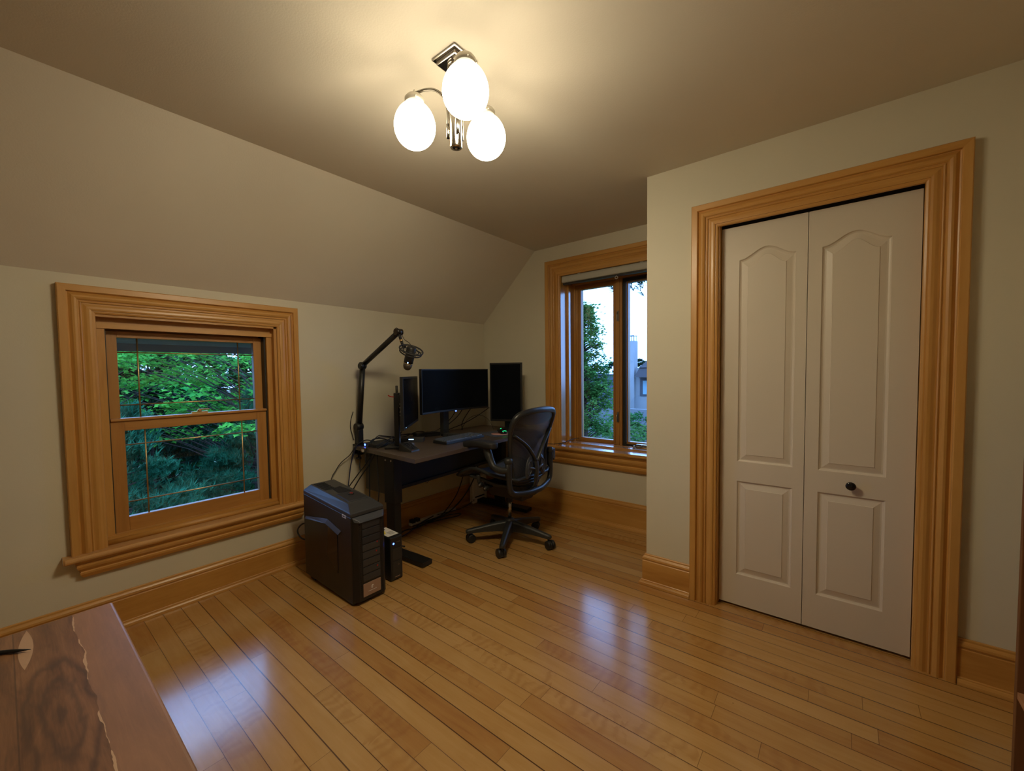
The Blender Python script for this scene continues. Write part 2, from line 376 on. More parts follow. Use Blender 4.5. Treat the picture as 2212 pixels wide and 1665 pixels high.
class MB:
    def __init__(self): self.v = []; self.f = []; self.m = []; self.s = []
    def add(self, vs, fs, mi=0, smooth=False, T=None):
        b = len(self.v)
        self.v += [(T @ Vector(p)) if T is not None else Vector(p) for p in vs]
        for f in fs: self.f.append([b + i for i in f]); self.m.append(mi); self.s.append(smooth)
        return self
    def box(self, x0, x1, y0, y1, z0, z1, mi=0, T=None):
        vs = [(x, y, z) for z in (z0, z1) for y in (y0, y1) for x in (x0, x1)]
        return self.add(vs, [(0, 2, 3, 1), (4, 5, 7, 6), (0, 1, 5, 4), (2, 6, 7, 3), (0, 4, 6, 2), (1, 3, 7, 5)], mi, False, T)
    def hexa(self, bottom, top, mi=0, T=None):
        # two matching polygons, counter-clockwise from above
        n = len(bottom)
        fs = [tuple(reversed(range(n))), tuple(range(n, 2 * n))] + [(i, (i + 1) % n, n + (i + 1) % n, n + i) for i in range(n)]
        return self.add(list(bottom) + list(top), fs, mi, False, T)
    def prism(self, poly, z0, z1, mi=0, T=None):
        return self.hexa([(x, y, z0) for x, y in poly], [(x, y, z1) for x, y in poly], mi, T)
    def tube(self, pts, r, n=10, mi=0, caps=True, T=None, flat=None, closed=False):
        pts = [Vector(p) for p in pts]; N = len(pts)
        rs = r if isinstance(r, (list, tuple)) else [r] * N
        vs = []; up = None
        for i, p in enumerate(pts):
            if closed: d = pts[(i + 1) % N] - pts[i - 1]
            else: d = pts[min(i + 1, N - 1)] - pts[max(i - 1, 0)]
            if d.length < 1e-9: d = Vector((0, 0, 1))
            d.normalize()
            if up is None: up = Vector((0, 0, 1)) if abs(d.z) < 0.9 else Vector((1, 0, 0))
            s = d.cross(up)
            if s.length < 1e-6: s = d.orthogonal()
            s.normalize(); up = s.cross(d).normalized()
            fa, fb = flat if flat else (1, 1)
            for k in range(n):
                a = 2 * math.pi * k / n
                vs.append(p + (s * math.cos(a) * fa + up * math.sin(a) * fb) * rs[i])
        fs = []
        for i in range(N if closed else N - 1):
            j = (i + 1) % N
            for k in range(n):
                fs.append((i * n + k, i * n + (k + 1) % n, j * n + (k + 1) % n, j * n + k))
        self.add(vs, fs, mi, True, T)
        if caps and not closed:
            b = len(self.v) - len(vs)
            self.f.append([b + k for k in reversed(range(n))]); self.m.append(mi); self.s.append(False)
            self.f.append([b + (N - 1) * n + k for k in range(n)]); self.m.append(mi); self.s.append(False)
        return self
    def cyl(self, p, q, r, r2=None, n=20, mi=0, T=None):
        return self.tube([p, q], [r, r if r2 is None else r2], n, mi, True, T)
    def lathe(self, prof, center=(0, 0, 0), n=28, mi=0, T=None, smooth=True):
        # prof: (radius, z) from bottom to top
        vs = []; cx, cy, cz = center
        for r, z in prof:
            for k in range(n):
                a = 2 * math.pi * k / n
                vs.append((cx + r * math.cos(a), cy + r * math.sin(a), cz + z))
        fs = []
        for i in range(len(prof) - 1):
            for k in range(n): fs.append((i * n + k, i * n + (k + 1) % n, (i + 1) * n + (k + 1) % n, (i + 1) * n + k))
        self.add(vs, fs, mi, smooth, T)
        b = len(self.v) - len(vs)
        if prof[0][0] > 1e-6: self.f.append([b + k for k in reversed(range(n))]); self.m.append(mi); self.s.append(False)
        if prof[-1][0] > 1e-6: self.f.append([b + (len(prof) - 1) * n + k for k in range(n)]); self.m.append(mi); self.s.append(False)
        return self
    def ellipsoid(self, c, rx, ry, rz, n=24, mi=0, T=None):
        prof = [(max(math.sin(math.pi * i / 16), 1e-4), -math.cos(math.pi * i / 16)) for i in range(17)]
        Tm = Matrix.Translation(c) @ Matrix.Diagonal((rx, ry, rz, 1))
        return self.lathe(prof, (0, 0, 0), n, mi, (T @ Tm) if T is not None else Tm)
    def sweep(self, path, prof, to3, side=1, mats=None, closed=False, caps=True):
        # path: 2-D points; prof: (d, h), d = offset to one side of the path, h = height; mitred corners
        P = [Vector(p) for p in path]; N = len(P)
        nrm = []
        for i in range(N if closed else N - 1):
            d = (P[(i + 1) % N] - P[i]).normalized(); nrm.append(Vector((-d.y, d.x)) * side)
        off = []
        for i in range(N):
            if closed: a, b = nrm[i - 1], nrm[i]
            else: a = nrm[max(i - 1, 0)]; b = nrm[min(i, N - 2)]
            m = (a + b); m = m / max(m.dot(a), 1e-6) if m.length > 1e-6 else a
            off.append(m)
        K = len(prof); base = len(self.v)
        for i in range(N):
            for d, h in prof:
                q = P[i] + off[i] * d
                self.v.append(Vector(to3(q.x, q.y, h)))
        for i in range(N if closed else N - 1):
            j = (i + 1) % N
            for k in range(K - 1):
                f = [base + i * K + k, base + i * K + k + 1, base + j * K + k + 1, base + j * K + k]
                if side < 0: f.reverse()
                self.f.append(f); self.m.append(mats[i] if mats else 0); self.s.append(False)
        if caps and not closed:
            self.f.append([base + k for k in range(K)]); self.m.append(mats[0] if mats else 0); self.s.append(False)
            self.f.append([base + (N - 1) * K + k for k in reversed(range(K))]); self.m.append(mats[-1] if mats else 0); self.s.append(False)
        return self
    def build(self, name, mats, parent=None, origin=None, bevel=None, label=None, cat=None, group=None, kind=None, fix=True, bseg=2, subsurf=0):
        # parent Empty without rotation: world coordinates may be given through origin
        me = bpy.data.meshes.new(name)
        off = Vector(origin) if origin is not None else Vector((0, 0, 0))
        me.from_pydata([tuple(p - off) for p in self.v], [], self.f)
        if not isinstance(mats, (list, tuple)): mats = [mats]
        for m in mats: me.materials.append(m)
        me.polygons.foreach_set('material_index', self.m)
        me.polygons.foreach_set('use_smooth', self.s)
        if fix:
            bm = bmesh.new(); bm.from_mesh(me)
            bmesh.ops.recalc_face_normals(bm, faces=bm.faces); bm.to_mesh(me); bm.free()
        me.update()
        o = bpy.data.objects.new(name, me); COL.objects.link(o)
        if parent is not None: o.parent = parent
        elif origin is not None: o.location = off
        if bevel:
            md = o.modifiers.new('bevel', 'BEVEL'); md.width = bevel; md.segments = bseg; md.limit_method = 'ANGLE'; md.angle_limit = R(35)
        if subsurf:
            md = o.modifiers.new('sub', 'SUBSURF'); md.levels = subsurf; md.render_levels = subsurf
        return tag(o, label, cat, group, kind)

def part(parent, name, mb, mats, **kw):
    # verts given in world space; parent (Empty or part) sits unrotated at its root's location
    root = parent
    while root.parent is not None: root = root.parent
    return mb.build(name, mats, parent, origin=root.location, **kw)

def cable(name, label, pts, r=0.003, mat=None, cat='cable', group=None):
    p = catmull(pts)
    return MB().tube(p, r, 8).build(name, mat or M['cable'], None, origin=pts[0], label=label, cat=cat, group=group)

# ------------------------------------------------------------------ the room
XL, XR, YB, YC, YF, XC = -2.88, 0.78, 3.268, 2.49, -1.7, -0.895   # left, right, back, closet wall, front (behind), closet corner
ZC, ZK, XS, ZB = 2.438, 1.81, -2.229, -0.0
MB().box(XL - 0.3, XR + 0.1, YF - 0.1, YB + 0.36, -0.12, 0).build('floor', M['floor'], kind='structure')
MB().box(XS, XR + 0.1, YF - 0.1, YB + 0.36, ZC, ZC + 0.1).build('ceiling', M['ceiling'], kind='structure')
# sloped part of the ceiling
dx, dz = XS - XL, ZC - ZK
sl = MB()
poly = [(XL, ZK), (XS, ZC), (XS, ZC + 0.1), (XL - 0.12, ZC + 0.1), (XL - 0.12, ZK)]
vs = [(x, YF - 0.1, z) for x, z in poly] + [(x, YB + 0.36, z) for x, z in poly]
sl.add(vs, [(0, 1, 2, 3, 4), (9, 8, 7, 6, 5)] + [(i, 5 + i, 5 + (i + 1) % 5, (i + 1) % 5) for i in range(5)])
sl.build('wall_slope', M['ceiling'], kind='structure')

def wall_with_hole(name, to3, a0, a1, b0, b1, hole, t, mat):
    # a slab of thickness t in plane (a, b); hole = (ha0, ha1, hb0, hb1)
    m = MB(); h0, h1, g0, g1 = hole
    outer = [(a0, b0), (a1, b0), (a1, b1), (a0, b1)]; inner = [(h0, g0), (h1, g0), (h1, g1), (h0, g1)]
    vs = [to3(a, b, 0) for a, b in outer + inner] + [to3(a, b, t) for a, b in outer + inner]
    fs = []
    for k in (0, 8):
        for i in range(4):
            j = (i + 1) % 4; fs.append((k + i, k + j, k + 4 + j, k + 4 + i))
    for i in range(4):
        j = (i + 1) % 4
        fs.append((i, j, 8 + j, 8 + i)); fs.append((4 + i, 4 + j, 12 + j, 12 + i))
    m.add(vs, fs)
    return m.build(name, mat, kind='structure')

W1 = (0.300, 1.184, 0.43, 1.628)          # window 1 hole: y0 y1 z0 z1
W2 = (-1.966, -1.030, 0.62, 2.175)        # window 2 hole: x0 x1 z0 z1
wall_with_hole('wall_left', lambda a, b, t: (XL - t, a, b), YF, YB + 0.3, 0, ZK, W1, 0.24, M['wall'])
wall_with_hole('wall_back', lambda a, b, t: (a, YB + t, b), XL, XC + 0.0, 0, ZC, W2, 0.36, M['wall'])
DR = (-0.520, 0.272, 0.0, 2.092)         # closet opening
m = MB()
m.box(XC, DR[0], YC, YC + 0.115, 0, ZC); m.box(DR[1], XR, YC, YC + 0.115, 0, ZC); m.box(DR[0], DR[1], YC, YC + 0.115, DR[3], ZC)
m.build('wall_closet', M['wall'], kind='structure')
MB().box(XC, XC + 0.115, YC + 0.115, YB + 0.36, 0, ZC).build('wall_return', M['wall'], kind='structure')
MB().box(XR, XR + 0.1, YF, YC + 0.115, 0, ZC).build('wall_right', M['wall'], kind='structure')
MB().box(XL, XR, YF - 0.1, YF, 0, ZC).build('wall_front', M['wall'], kind='structure')
m = MB()
m.box(XC + 0.115, XR, YB + 0.1, YB + 0.2, 0, ZC); m.box(XR - 0.0, XR + 0.1, YC + 0.115, YB + 0.2, 0, ZC)
m.build('wall_closet_interior', M['wall'], kind='structure')

# mouldings: (distance, projection)
CAS = [(0, 0), (0, 0.030), (0.004, 0.034), (0.030, 0.034), (0.033, 0.031), (0.0335, 0.022), (0.038, 0.020), (0.044, 0.024), (0.050, 0.029), (0.058, 0.031),
       (0.066, 0.028), (0.071, 0.023), (0.0715, 0.019), (0.075, 0.019), (0.077, 0.022), (0.080, 0.023), (0.083, 0.021), (0.0835, 0.016), (0.090, 0.017),
       (0.100, 0.021), (0.110, 0.022), (0.118, 0.020), (0.1185, 0.015), (0.124, 0.015), (0.131, 0.012), (0.133, 0.006), (0.133, 0)]
def cas(w):
    return [(d * w / 0.133, h) for d, h in CAS]
def base_prof(H):
    return [(0, H), (0.006, H), (0.009, H - 0.003), (0.010, H - 0.010), (0.013, H - 0.013), (0.018, H - 0.020), (0.020, H - 0.028), (0.018, H - 0.034),
            (0.015, H - 0.036), (0.017, H - 0.040), (0.019, H - 0.042), (0.019, 0.030), (0.021, 0.030), (0.024, 0.027), (0.024, 0.023), (0.030, 0.020), (0.035, 0.013), (0.037, 0.004), (0.037, 0), (0, 0)]
g2 = lambda a, b, h: (a, b, h)
def baseboard(name, path, H, side, mats, mm):
    MB().sweep(path, base_prof(H), g2, side, mats).build(name, mm, kind='structure')
WX, WY, WZ = M['wood_x'], M['wood_y'], M['wood_z']
baseboard('baseboard_left', [(XL, YF), (XL, YB - 0.0375)], 0.186, -1, None, [WY])
baseboard('baseboard_back', [(XL, YB), (XC, YB)], 0.222, -1, None, [WX])
baseboard('baseboard_closet_left', [(-0.643, YC), (XC, YC), (XC, YB - 0.038)], 0.186, 1, [0, 1], [WX, WY])
baseboard('baseboard_closet_right', [(0.388, YC), (XR, YC)], 0.186, -1, None, [WX])
baseboard('baseboard_right', [(XR, YC - 0.038), (XR, YF)], 0.186, -1, None, [WY])

# ------------------------------------------------------------------ window 1 (double hung, left wall)
w1 = thing('window_1', 'wooden double hung window with thin brass glazing bars in the low left wall', 'window', (XL, 0.745, 0.43), kind='structure')
y0, y1, z0, z1 = 0.187, 1.320, 0.437, 1.757
m = MB().sweep([(y0, z0), (y0, z1), (y1, z1), (y1, z0)], cas(0.134), lambda a, b, h: (XL + h, a, b), -1, [1, 0, 1])
part(w1, 'casing', m, [WY, WZ])
# stool with rounded nose
def stool_prof(depth_in, out, th):
    p = [(-depth_in, 0), (-depth_in, th)]
    for i in range(7):
        a = math.pi / 2 - math.pi * i / 6
        p.append((out - th / 2 + math.cos(a) * th / 2, th / 2 + math.sin(a) * th / 2))
    return p
def stool(wobj, inner, outer, th, ztop, mp, mat):
    # inner: opening span; outer: full span; mp maps (along, out, z)
    m = MB(); pr = stool_prof(0.0, outer[2], th)
    a0, a1 = outer[0], outer[1]
    n = len(pr); vs = []
    for a in (a0, a0 + 0.006, a1 - 0.006, a1):
        for o, z in pr:
            k = 0.006 if a in (a0, a1) else 0
            vs.append(mp(a, max(o - k, 0) if o > 0 else o, ztop - th + z))
    fs = []
    for i in range(3):
        for k in range(n): fs.append((i * n + k, i * n + (k + 1) % n, (i + 1) * n + (k + 1) % n, (i + 1) * n + k))
    fs += [tuple(range(n)), tuple(3 * n + k for k in reversed(range(n)))]
    m.add(vs, fs)
    q = [mp(inner[0], -inner[2], ztop - th), mp(inner[1], -inner[2], ztop - th), mp(inner[1], 0.001, ztop - th), mp(inner[0], 0.001, ztop - th)]
    q2 = [mp(inner[0], -inner[2], ztop), mp(inner[1], -inner[2], ztop), mp(inner[1], 0.001, ztop), mp(inner[0], 0.001, ztop)]
    m.hexa(q, q2)
    part(wobj, 'window_sill', m, mat)
stool(w1, (0.315, 1.175, 0.05), (0.157, 1.350, 0.068), 0.030, 0.437, lambda a, o, z: (XL + o, a, z), M['gloss_y'])
APR = [(0, 0), (0.048, 0), (0.048, -0.008), (0.040, -0.012), (0.038, -0.016), (0.043, -0.020), (0.044, -0.028), (0.040, -0.040), (0.030, -0.052), (0.028, -0.056),
       (0.032, -0.060), (0.031, -0.070), (0.022, -0.086), (0.018, -0.090), (0, -0.090)]
a0, a1 = 0.245, 1.28
m = MB().sweep([(XL, a0), (XL + 0.001, a0), (XL + 0.001, a1), (XL, a1)], APR, lambda a, b, h: (a, b, 0.407 + h), -1)
part(w1, 'apron', m, WY)
# jamb liners and stops
m = MB()
m.box(-3.10, XL + 0.004, 0.300, 0.316, 0.43, 1.625, 1); m.box(-3.10, XL + 0.004, 1.168, 1.184, 0.43, 1.625, 1)
m.box(-3.10, XL + 0.004, 0.300, 1.184, 1.612, 1.628, 0)
m.box(-2.935, -2.915, 0.316, 0.356, 0.45, 1.58, 1); m.box(-2.935, -2.915, 1.136, 1.168, 0.45, 1.58, 1)     # stops
m.box(-2.935, -2.908, 0.316, 1.168, 1.557, 1.582, 0); m.box(-3.08, -2.935, 0.316, 1.168, 1.575, 1.612, 0)
m.box(-2.975, -2.935, 0.345, 0.362, 0.45, 1.575, 2); m.box(-3.03, -2.935, 1.128, 1.150, 0.45, 1.575, 2)
m.box(-3.08, -2.905, 0.316, 1.168, 0.43, 0.478, 0)
m.tube([(-2.900, 0.316, 0.448), (-2.900, 1.168, 0.448)], 0.014, 12, 0)
m.box(-3.10, -3.022, 0.316, 1.168, 1.545, 1.612, 0)
part(w1, 'jamb', m, [WY, WZ, M['graphite']])
def sash(wobj, x, ya, yb, za, zb, st, top, bot, name, glassy):
    m = MB(); d = 0.018
    m.box(x - d, x + d, ya, ya + st, za, zb, 1); m.box(x - d, x + d, yb - st, yb, za, zb, 1)
    m.box(x - d, x + d - 0.001, ya + st, yb - st, za, za + bot, 0); m.box(x - d, x + d - 0.001, ya + st, yb - st, zb - top, zb, 0)
    s = part(wobj, name, m, [M['sash_y'], M['sash_z']], bevel=0.002)
    ga, gb, gc, gd = ya + st - 0.004, yb - st + 0.004, za + bot - 0.004, zb - top + 0.004
    part(s, 'pane', MB().box(x - 0.006, x - 0.002, ga, gb, gc, gd), M['glass'])
    g = MB(); r = 0.0027
    for yy in (ga + 0.09, gb - 0.09): g.tube([(x - 0.0005, yy, gc), (x - 0.0005, yy, gd)], r, 6, flat=(1.4, 0.9))
    for zz in (gc + 0.082, gd - 0.082): g.tube([(x - 0.0005, ga, zz), (x - 0.0005, gb, zz)], r, 6, flat=(0.9, 1.4))
    part(s, 'glazing_bars', g, M['brass'], label='thin brass glazing bars')
    return s
sash(w1, -3.000, 0.362, 1.128, 1.035, 1.552, 0.048, 0.034, 0.04, 'upper_sash', True)
ls = sash(w1, -2.957, 0.362, 1.128, 0.470, 1.078, 0.056, 0.060, 0.082, 'lower_sash', True)
m = MB().box(-2.975, -2.925, 0.362, 1.128, 1.072, 1.086)
part(w1, 'meeting_rail', m, M['sash_y'], bevel=0.003)
m = MB().box(-2.962, -2.942, 0.72, 0.80, 1.086, 1.096); m.cyl((-2.952, 0.76, 1.096), (-2.952, 0.76, 1.106), 0.011); m.box(-2.956, -2.948, 0.755, 0.81, 1.104, 1.111)
part(w1, 'sash_lock', m, M['brass'])

# ------------------------------------------------------------------ window 2 (pair of casements, back wall)
w2 = thing('window_2', 'tall wooden casement window with deep jambs in the back wall beside the closet', 'window', (-1.44, YB, 0.63), kind='structure')
m = MB().sweep([(-2.102, 0.636), (-2.102, 2.306), (XC - 0.0005, 2.306)], cas(0.146), lambda a, b, h: (a, YB - h, b), -1, [1, 0])
part(w2, 'casing', m, [WX, WZ])
stool(w2, (-1.955, -1.040, 0.045), (-2.135, XC - 0.001, 0.085), 0.030, 0.636, lambda a, o, z: (a, YB - o, z), M['gloss_x'])
m = MB().sweep([(-2.055, YB), (-2.055, YB - 0.001), (XC - 0.001, YB - 0.001)], [(d * 1.3, h * 1.42) for d, h in APR], lambda a, b, h: (a, b, 0.606 + h), -1)
part(w2, 'apron', m, WX)
m = MB()
JL, JR, YO = -1.950, -1.046, 3.628
m.box(JL - 0.016, JL, YB - 0.004, YO, 0.62, 2.175, 1); m.box(JR, JR + 0.016, YB - 0.004, YO, 0.62, 2.175, 1)
m.box(JL - 0.016, JR + 0.016, YB - 0.004, YO, 2.160, 2.175, 0)
for s_, x in ((1, JL), (-1, JR)):
    m.box(min(x, x + s_ * 0.020), max(x, x + s_ * 0.020), 3.372, 3.402, 0.636, 2.16, 1)
    m.box(min(x, x + s_ * 0.006), max(x, x + s_ * 0.006), 3.402, 3.500, 0.636, 2.16, 1)
    m.box(min(x, x + s_ * 0.018), max(x, x + s_ * 0.018), 3.500, 3.520, 0.636, 2.14, 1)
    m.box(min(x, x + s_ * 0.028), max(x, x + s_ * 0.028), 3.520, YO, 0.636, 2.12, 1)
m.box(JL, JR, 3.345, 3.380, 2.125, 2.16, 0); m.box(JL, JR, 3.47, YO, 2.105, 2.16, 0)
m.box(JL, JR, 3.312, 3.345, 0.600, 0.640, 0); m.box(JL, JR, 3.345, 3.440, 0.600, 0.650, 0); m.box(JL, JR, 3.440, YO, 0.600, 0.642, 0)
m.tube([(JL, 3.440, 0.646), (JR, 3.440, 0.646)], 0.008, 8, 0)
part(w2, 'jamb', m, [M['gloss_x'], M['gloss_z']])
m = MB().box(-1.527, -1.467, 3.480, 3.60, 0.642, 2.105); m.box(-1.507, -1.487, 3.470, 3.480, 0.642, 2.105)
part(w2, 'mullion', m, M['sash_z'], bevel=0.002)
def casement(xa, xb, name, screen):
    m = MB(); ya, yb = 3.520, 3.568
    za, zb, st = 0.642, 2.105, 0.038
    m.box(xa, xa + st, ya, yb, za, zb, 1); m.box(xb - st, xb, ya, yb, za, zb, 1)
    m.box(xa + st, xb - st, ya, yb, za, za + st, 0); m.box(xa + st, xb - st, ya, yb, zb - st, zb, 0)
    for k, (e, y) in enumerate(((0.006, 3.512), (0.017, 3.516))):
        m.box(xa + e, xa + e + 0.006, y, ya, za + e, zb - e, 1); m.box(xb - e - 0.006, xb - e, y, ya, za + e, zb - e, 1)
        m.box(xa + e, xb - e, y, ya, za + e, za + e + 0.006, 0); m.box(xa + e, xb - e, y, ya, zb - e - 0.006, zb - e, 0)
    s = part(w2, name, m, [M['sash_x'], M['sash_z']])
    part(s, 'pane', MB().box(xa + st - 0.003, xb - st + 0.003, 3.546, 3.550, za + st - 0.003, zb - st + 0.003), M['glass'])
    if screen:
        q = MB(); y = 3.496; w = 0.030
        q.box(xa + 0.001, xa + w, y, y + 0.01, za + 0.004, zb - 0.004); q.box(xb - w, xb - 0.001, y, y + 0.01, za + 0.004, zb - 0.004)
        q.box(xa + w, xb - w, y, y + 0.01, zb - w, zb - 0.004); q.box(xa + w, xb - w, y, y + 0.01, za + 0.004, za + w * 0.7)
        part(w2, 'screen_frame', q, M['graphite'], label='dark bronze insect screen frame')
casement(JL + 0.028, -1.527, 'casement_sash', False)
casement(-1.467, JR - 0.028, 'casement_sash', True)
for z in (0.90, 1.78):
    m = MB().box(-1.505, -1.489, 3.460, 3.470, z - 0.045, z + 0.045)
    m.tube(catmull([(-1.497, 3.460, z + 0.035), (-1.497, 3.440, z + 0.01), (-1.497, 3.443, z - 0.04)]), 0.0055, 8)
    part(w2, 'latch', m, M['steel'])
m = MB().box(-1.33, -1.23, 3.450, 3.478, 0.650, 0.676); m.tube([(-1.28, 3.455, 0.668), (-1.28, 3.430, 0.664), (-1.33, 3.418, 0.662)], 0.007, 8); m.ellipsoid((-1.335, 3.415, 0.662), 0.014, 0.010, 0.010)
part(w2, 'crank', m, M['steel'])

# blind drawn fully up under the head of window 2
bl = thing('window_blind', 'pale grey fabric blind pulled fully up at the top of the tall window', 'blind', (-1.50, 3.30, 2.158))
m = MB()
p = [(0, 0.003), (0.050, 0.0), (0.058, -0.012), (0.058, -0.052), (0.050, -0.060), (0.0, -0.056)]
vs = [(x, 3.325 - a, 2.158 + b) for x in (-1.940, -1.056) for a, b in p]
m.add(vs, [tuple(range(6)), tuple(reversed(range(6, 12)))] + [(i, 6 + i, 6 + (i + 1) % 6, (i + 1) % 6) for i in range(6)])
part(bl, 'cassette', m, M['blind'], bevel=0.003)
part(bl, 'bottom_rail', MB().box(-1.935, -1.061, 3.282, 3.312, 2.083, 2.096), M['graphite'])
m = MB().tube([(-1.43 + 0.012 * math.cos(a), 3.279, 2.070 + 0.010 * math.sin(a)) for a in [i * math.pi / 8 for i in range(16)]], 0.0025, 6, closed=True)
m.cyl((-1.43, 3.281, 2.08), (-1.43, 3.281, 2.086), 0.003)
part(bl, 'pull_ring', m, M['label_white'])
for x in (-1.77, -1.22): part(bl, 'bracket', MB().box(x - 0.012, x + 0.012, 3.27, 3.30, 2.157, 2.1595), M['label_white'])

# ------------------------------------------------------------------ closet bifold door
d1 = thing('door_1', 'white two-leaf bifold closet door with arched raised panels and a dark knob', 'door', (-0.124, YC, 0), kind='structure')
m = MB().sweep([(-0.642, 0.0), (-0.642, 2.19), (0.386, 2.19), (0.386, 0.0)], cas(0.130), lambda a, b, h: (a, YC - h, b), -1, [1, 0, 1])
part(d1, 'casing', m, [WX, WZ])
m = MB()
m.box(-0.520, -0.508, YC, YC + 0.12, 0, 2.092, 1); m.box(0.260, 0.272, YC, YC + 0.12, 0, 2.092, 1); m.box(-0.520, 0.272, YC, YC + 0.12, 2.084, 2.095, 0)
part(d1, 'jamb', m, [WX, WZ])
YD = YC + 0.045
def leaf(xa, xb, pa, pb, name):
    m = MB()
    za, zb = 0.014, 2.056
    def outline(i, upper):
        x0_, x1_ = pa + i, pb - i
        if upper:
            zb0, zt, rise = 0.805 + i, 1.878 - i, 0.052
            pts = [(x0_, zb0), (x1_, zb0)]
            for k in range(25):
                t = 1 - 2 * k / 24
                pts.append(((x0_ + x1_) / 2 + t * (x1_ - x0_) / 2, zt + rise * 0.5 * (1 + math.cos(math.pi * t))))
        else:
            pts = [(x0_, 0.185 + i), (x1_, 0.185 + i), (x1_, 0.699 - i), (x0_, 0.699 - i)]
        return pts
    outer = [(xa, za), (xb, za), (xb, zb), (xa, zb)]
    holes = [outline(0, True), outline(0, False)]
    loops = [[Vector((x, z, 0)) for x, z in lp] for lp in [outer] + [list(reversed(h)) for h in holes]]
    tri = tessellate_polygon(loops)
    flat = [v for lp in loops for v in lp]
    m.add([(v.x, YD, v.y) for v in flat], [tuple(t) for t in tri])
    prof = [(0, 0), (0.004, 0.006), (0.010, 0.009), (0.016, 0.0085), (0.038, 0.0025), (0.040, 0.0)]
    for up in (True, False):
        rings = [[(x, YD + d, z) for x, z in outline(i, up)] for i, d in prof]
        n = len(rings[0])
        vs = [v for r_ in rings for v in r_]
        fs = [(k * n + j, k * n + (j + 1) % n, (k + 1) * n + (j + 1) % n, (k + 1) * n + j) for k in range(len(rings) - 1) for j in range(n)]
        fs.append(tuple((len(rings) - 1) * n + j for j in range(n)))
        m.add(vs, fs)
    m.add([(x, y, z) for y in (YD, YD + 0.034) for x, z in outer],
          [(0, 1, 5, 4), (1, 2, 6, 5), (2, 3, 7, 6), (3, 0, 4, 7), (4, 5, 6, 7)])
    bmx = part(d1, name, m, M['door'], fix=False)
    bm = bmesh.new(); bm.from_mesh(bmx.data); bmesh.ops.remove_doubles(bm, verts=bm.verts, dist=1e-5)
    bmesh.ops.recalc_face_normals(bm, faces=bm.faces); bm.to_mesh(bmx.data); bm.free()
    return bmx
leaf(-0.505, -0.1325, -0.422, -0.178, 'door_leaf')
lf = leaf(-0.1300, 0.2570, -0.077, 0.165, 'door_leaf')
TM = Matrix.Translation((0.045, YD, 0.752)) @ Matrix.Rotation(R(90), 4, 'X')
m = MB().lathe([(0.010, 0), (0.009, 0.004), (0.006, 0.008), (0.006, 0.018), (0.014, 0.022), (0.019, 0.027), (0.0195, 0.030)], T=TM, mi=0)
m.lathe([(0.0195, 0.030), (0.019, 0.033), (0.015, 0.0355), (0.008, 0.037), (0.0001, 0.0375)], T=TM, mi=1)
part(lf, 'door_knob', m, [M['brass'], M['black_gloss']], label='dark glossy knob with a brass rim')
part(d1, 'head_track', MB().box(-0.508, 0.260, YC + 0.055, YC + 0.078, 2.060, 2.0845), M['dark'])  # near-black colour gives the gap over the leaves its shade

# ------------------------------------------------------------------ ceiling light
SX, SY = -1.098, 1.108
cl = thing('ceiling_light', 'chrome ceiling light with three lit egg-shaped glass globes on curved arms', 'ceiling light', (SX, SY, ZC))
m = MB(); h = 0.060
m.box(SX - h, SX + h, SY - h, SY + h, ZC - 0.008, ZC); m.box(SX - h + 0.012, SX + h - 0.012, SY - h + 0.012, SY + h - 0.012, ZC - 0.022, ZC - 0.008)
part(cl, 'canopy', m, M['chrome'], bevel=0.004)
m = MB().cyl((SX, SY, 2.30), (SX, SY, ZC - 0.02), 0.009); m.lathe([(0.014, 0), (0.026, 0.008), (0.028, 0.012), (0.028, 0.02)], (SX, SY, ZC - 0.042))
part(cl, 'stem', m, M['chrome'])
m = MB().lathe([(0.0001, 0), (0.010, 0), (0.0205, 0.001), (0.022, 0.004), (0.022, 0.175), (0.018, 0.181), (0.009, 0.184)], (SX, SY, 2.125))
m.lathe([(0.0001, -0.003), (0.004, -0.002), (0.005, 0.0)], (SX, SY, 2.125), 12)
part(cl, 'column', m, M['chrome'])
for k in range(3):
    t = R(207 + 120 * k); c, s = math.cos(t), math.sin(t)
    P = lambda r, z: (SX + r * c, SY + r * s, z)
    arm = MB().cyl(P(0.030, 2.165), P(0.030, 2.215), 0.0062); 
    arm.tube(catmull([P(0.030, 2.205), P(0.031, 2.27), P(0.045, 2.315), P(0.078, 2.345), P(0.115, 2.352), P(0.155, 2.347)], 8), 0.0052, 10)
    arm.cyl(P(0.018, 2.19), P(0.034, 2.19), 0.004)
    a = part(cl, 'arm', arm, M['arm_metal'])
    m = MB().lathe([(0.036, 0), (0.036, 0.018), (0.030, 0.026), (0.010, 0.030), (0.005, 0.033), (0.004, 0.046), (0.0001, 0.054)], P(0.160, 2.308))
    for q in range(3):
        b = t + q * 2.09; m.cyl((P(0.16, 0)[0] + 0.036 * math.cos(b), P(0.16, 0)[1] + 0.036 * math.sin(b), 2.316), (P(0.16, 0)[0] + 0.044 * math.cos(b), P(0.16, 0)[1] + 0.044 * math.sin(b), 2.316), 0.003)
    part(cl, 'globe_holder', m, M['lamp_cap'])
    m = MB(); prof = []
    for i in range(25):
        u = math.pi * i / 24
        z = -math.cos(u) * 0.084; r = math.sin(u) * 0.0765 * (1 - 0.06 * z / 0.084)
        prof.append((max(r, 1e-4), z))
    m.lathe([p_ for p_ in prof if p_[1] < 0.076], P(0.160, 2.230), 32)
    part(cl, 'globe', m, M['globe'])

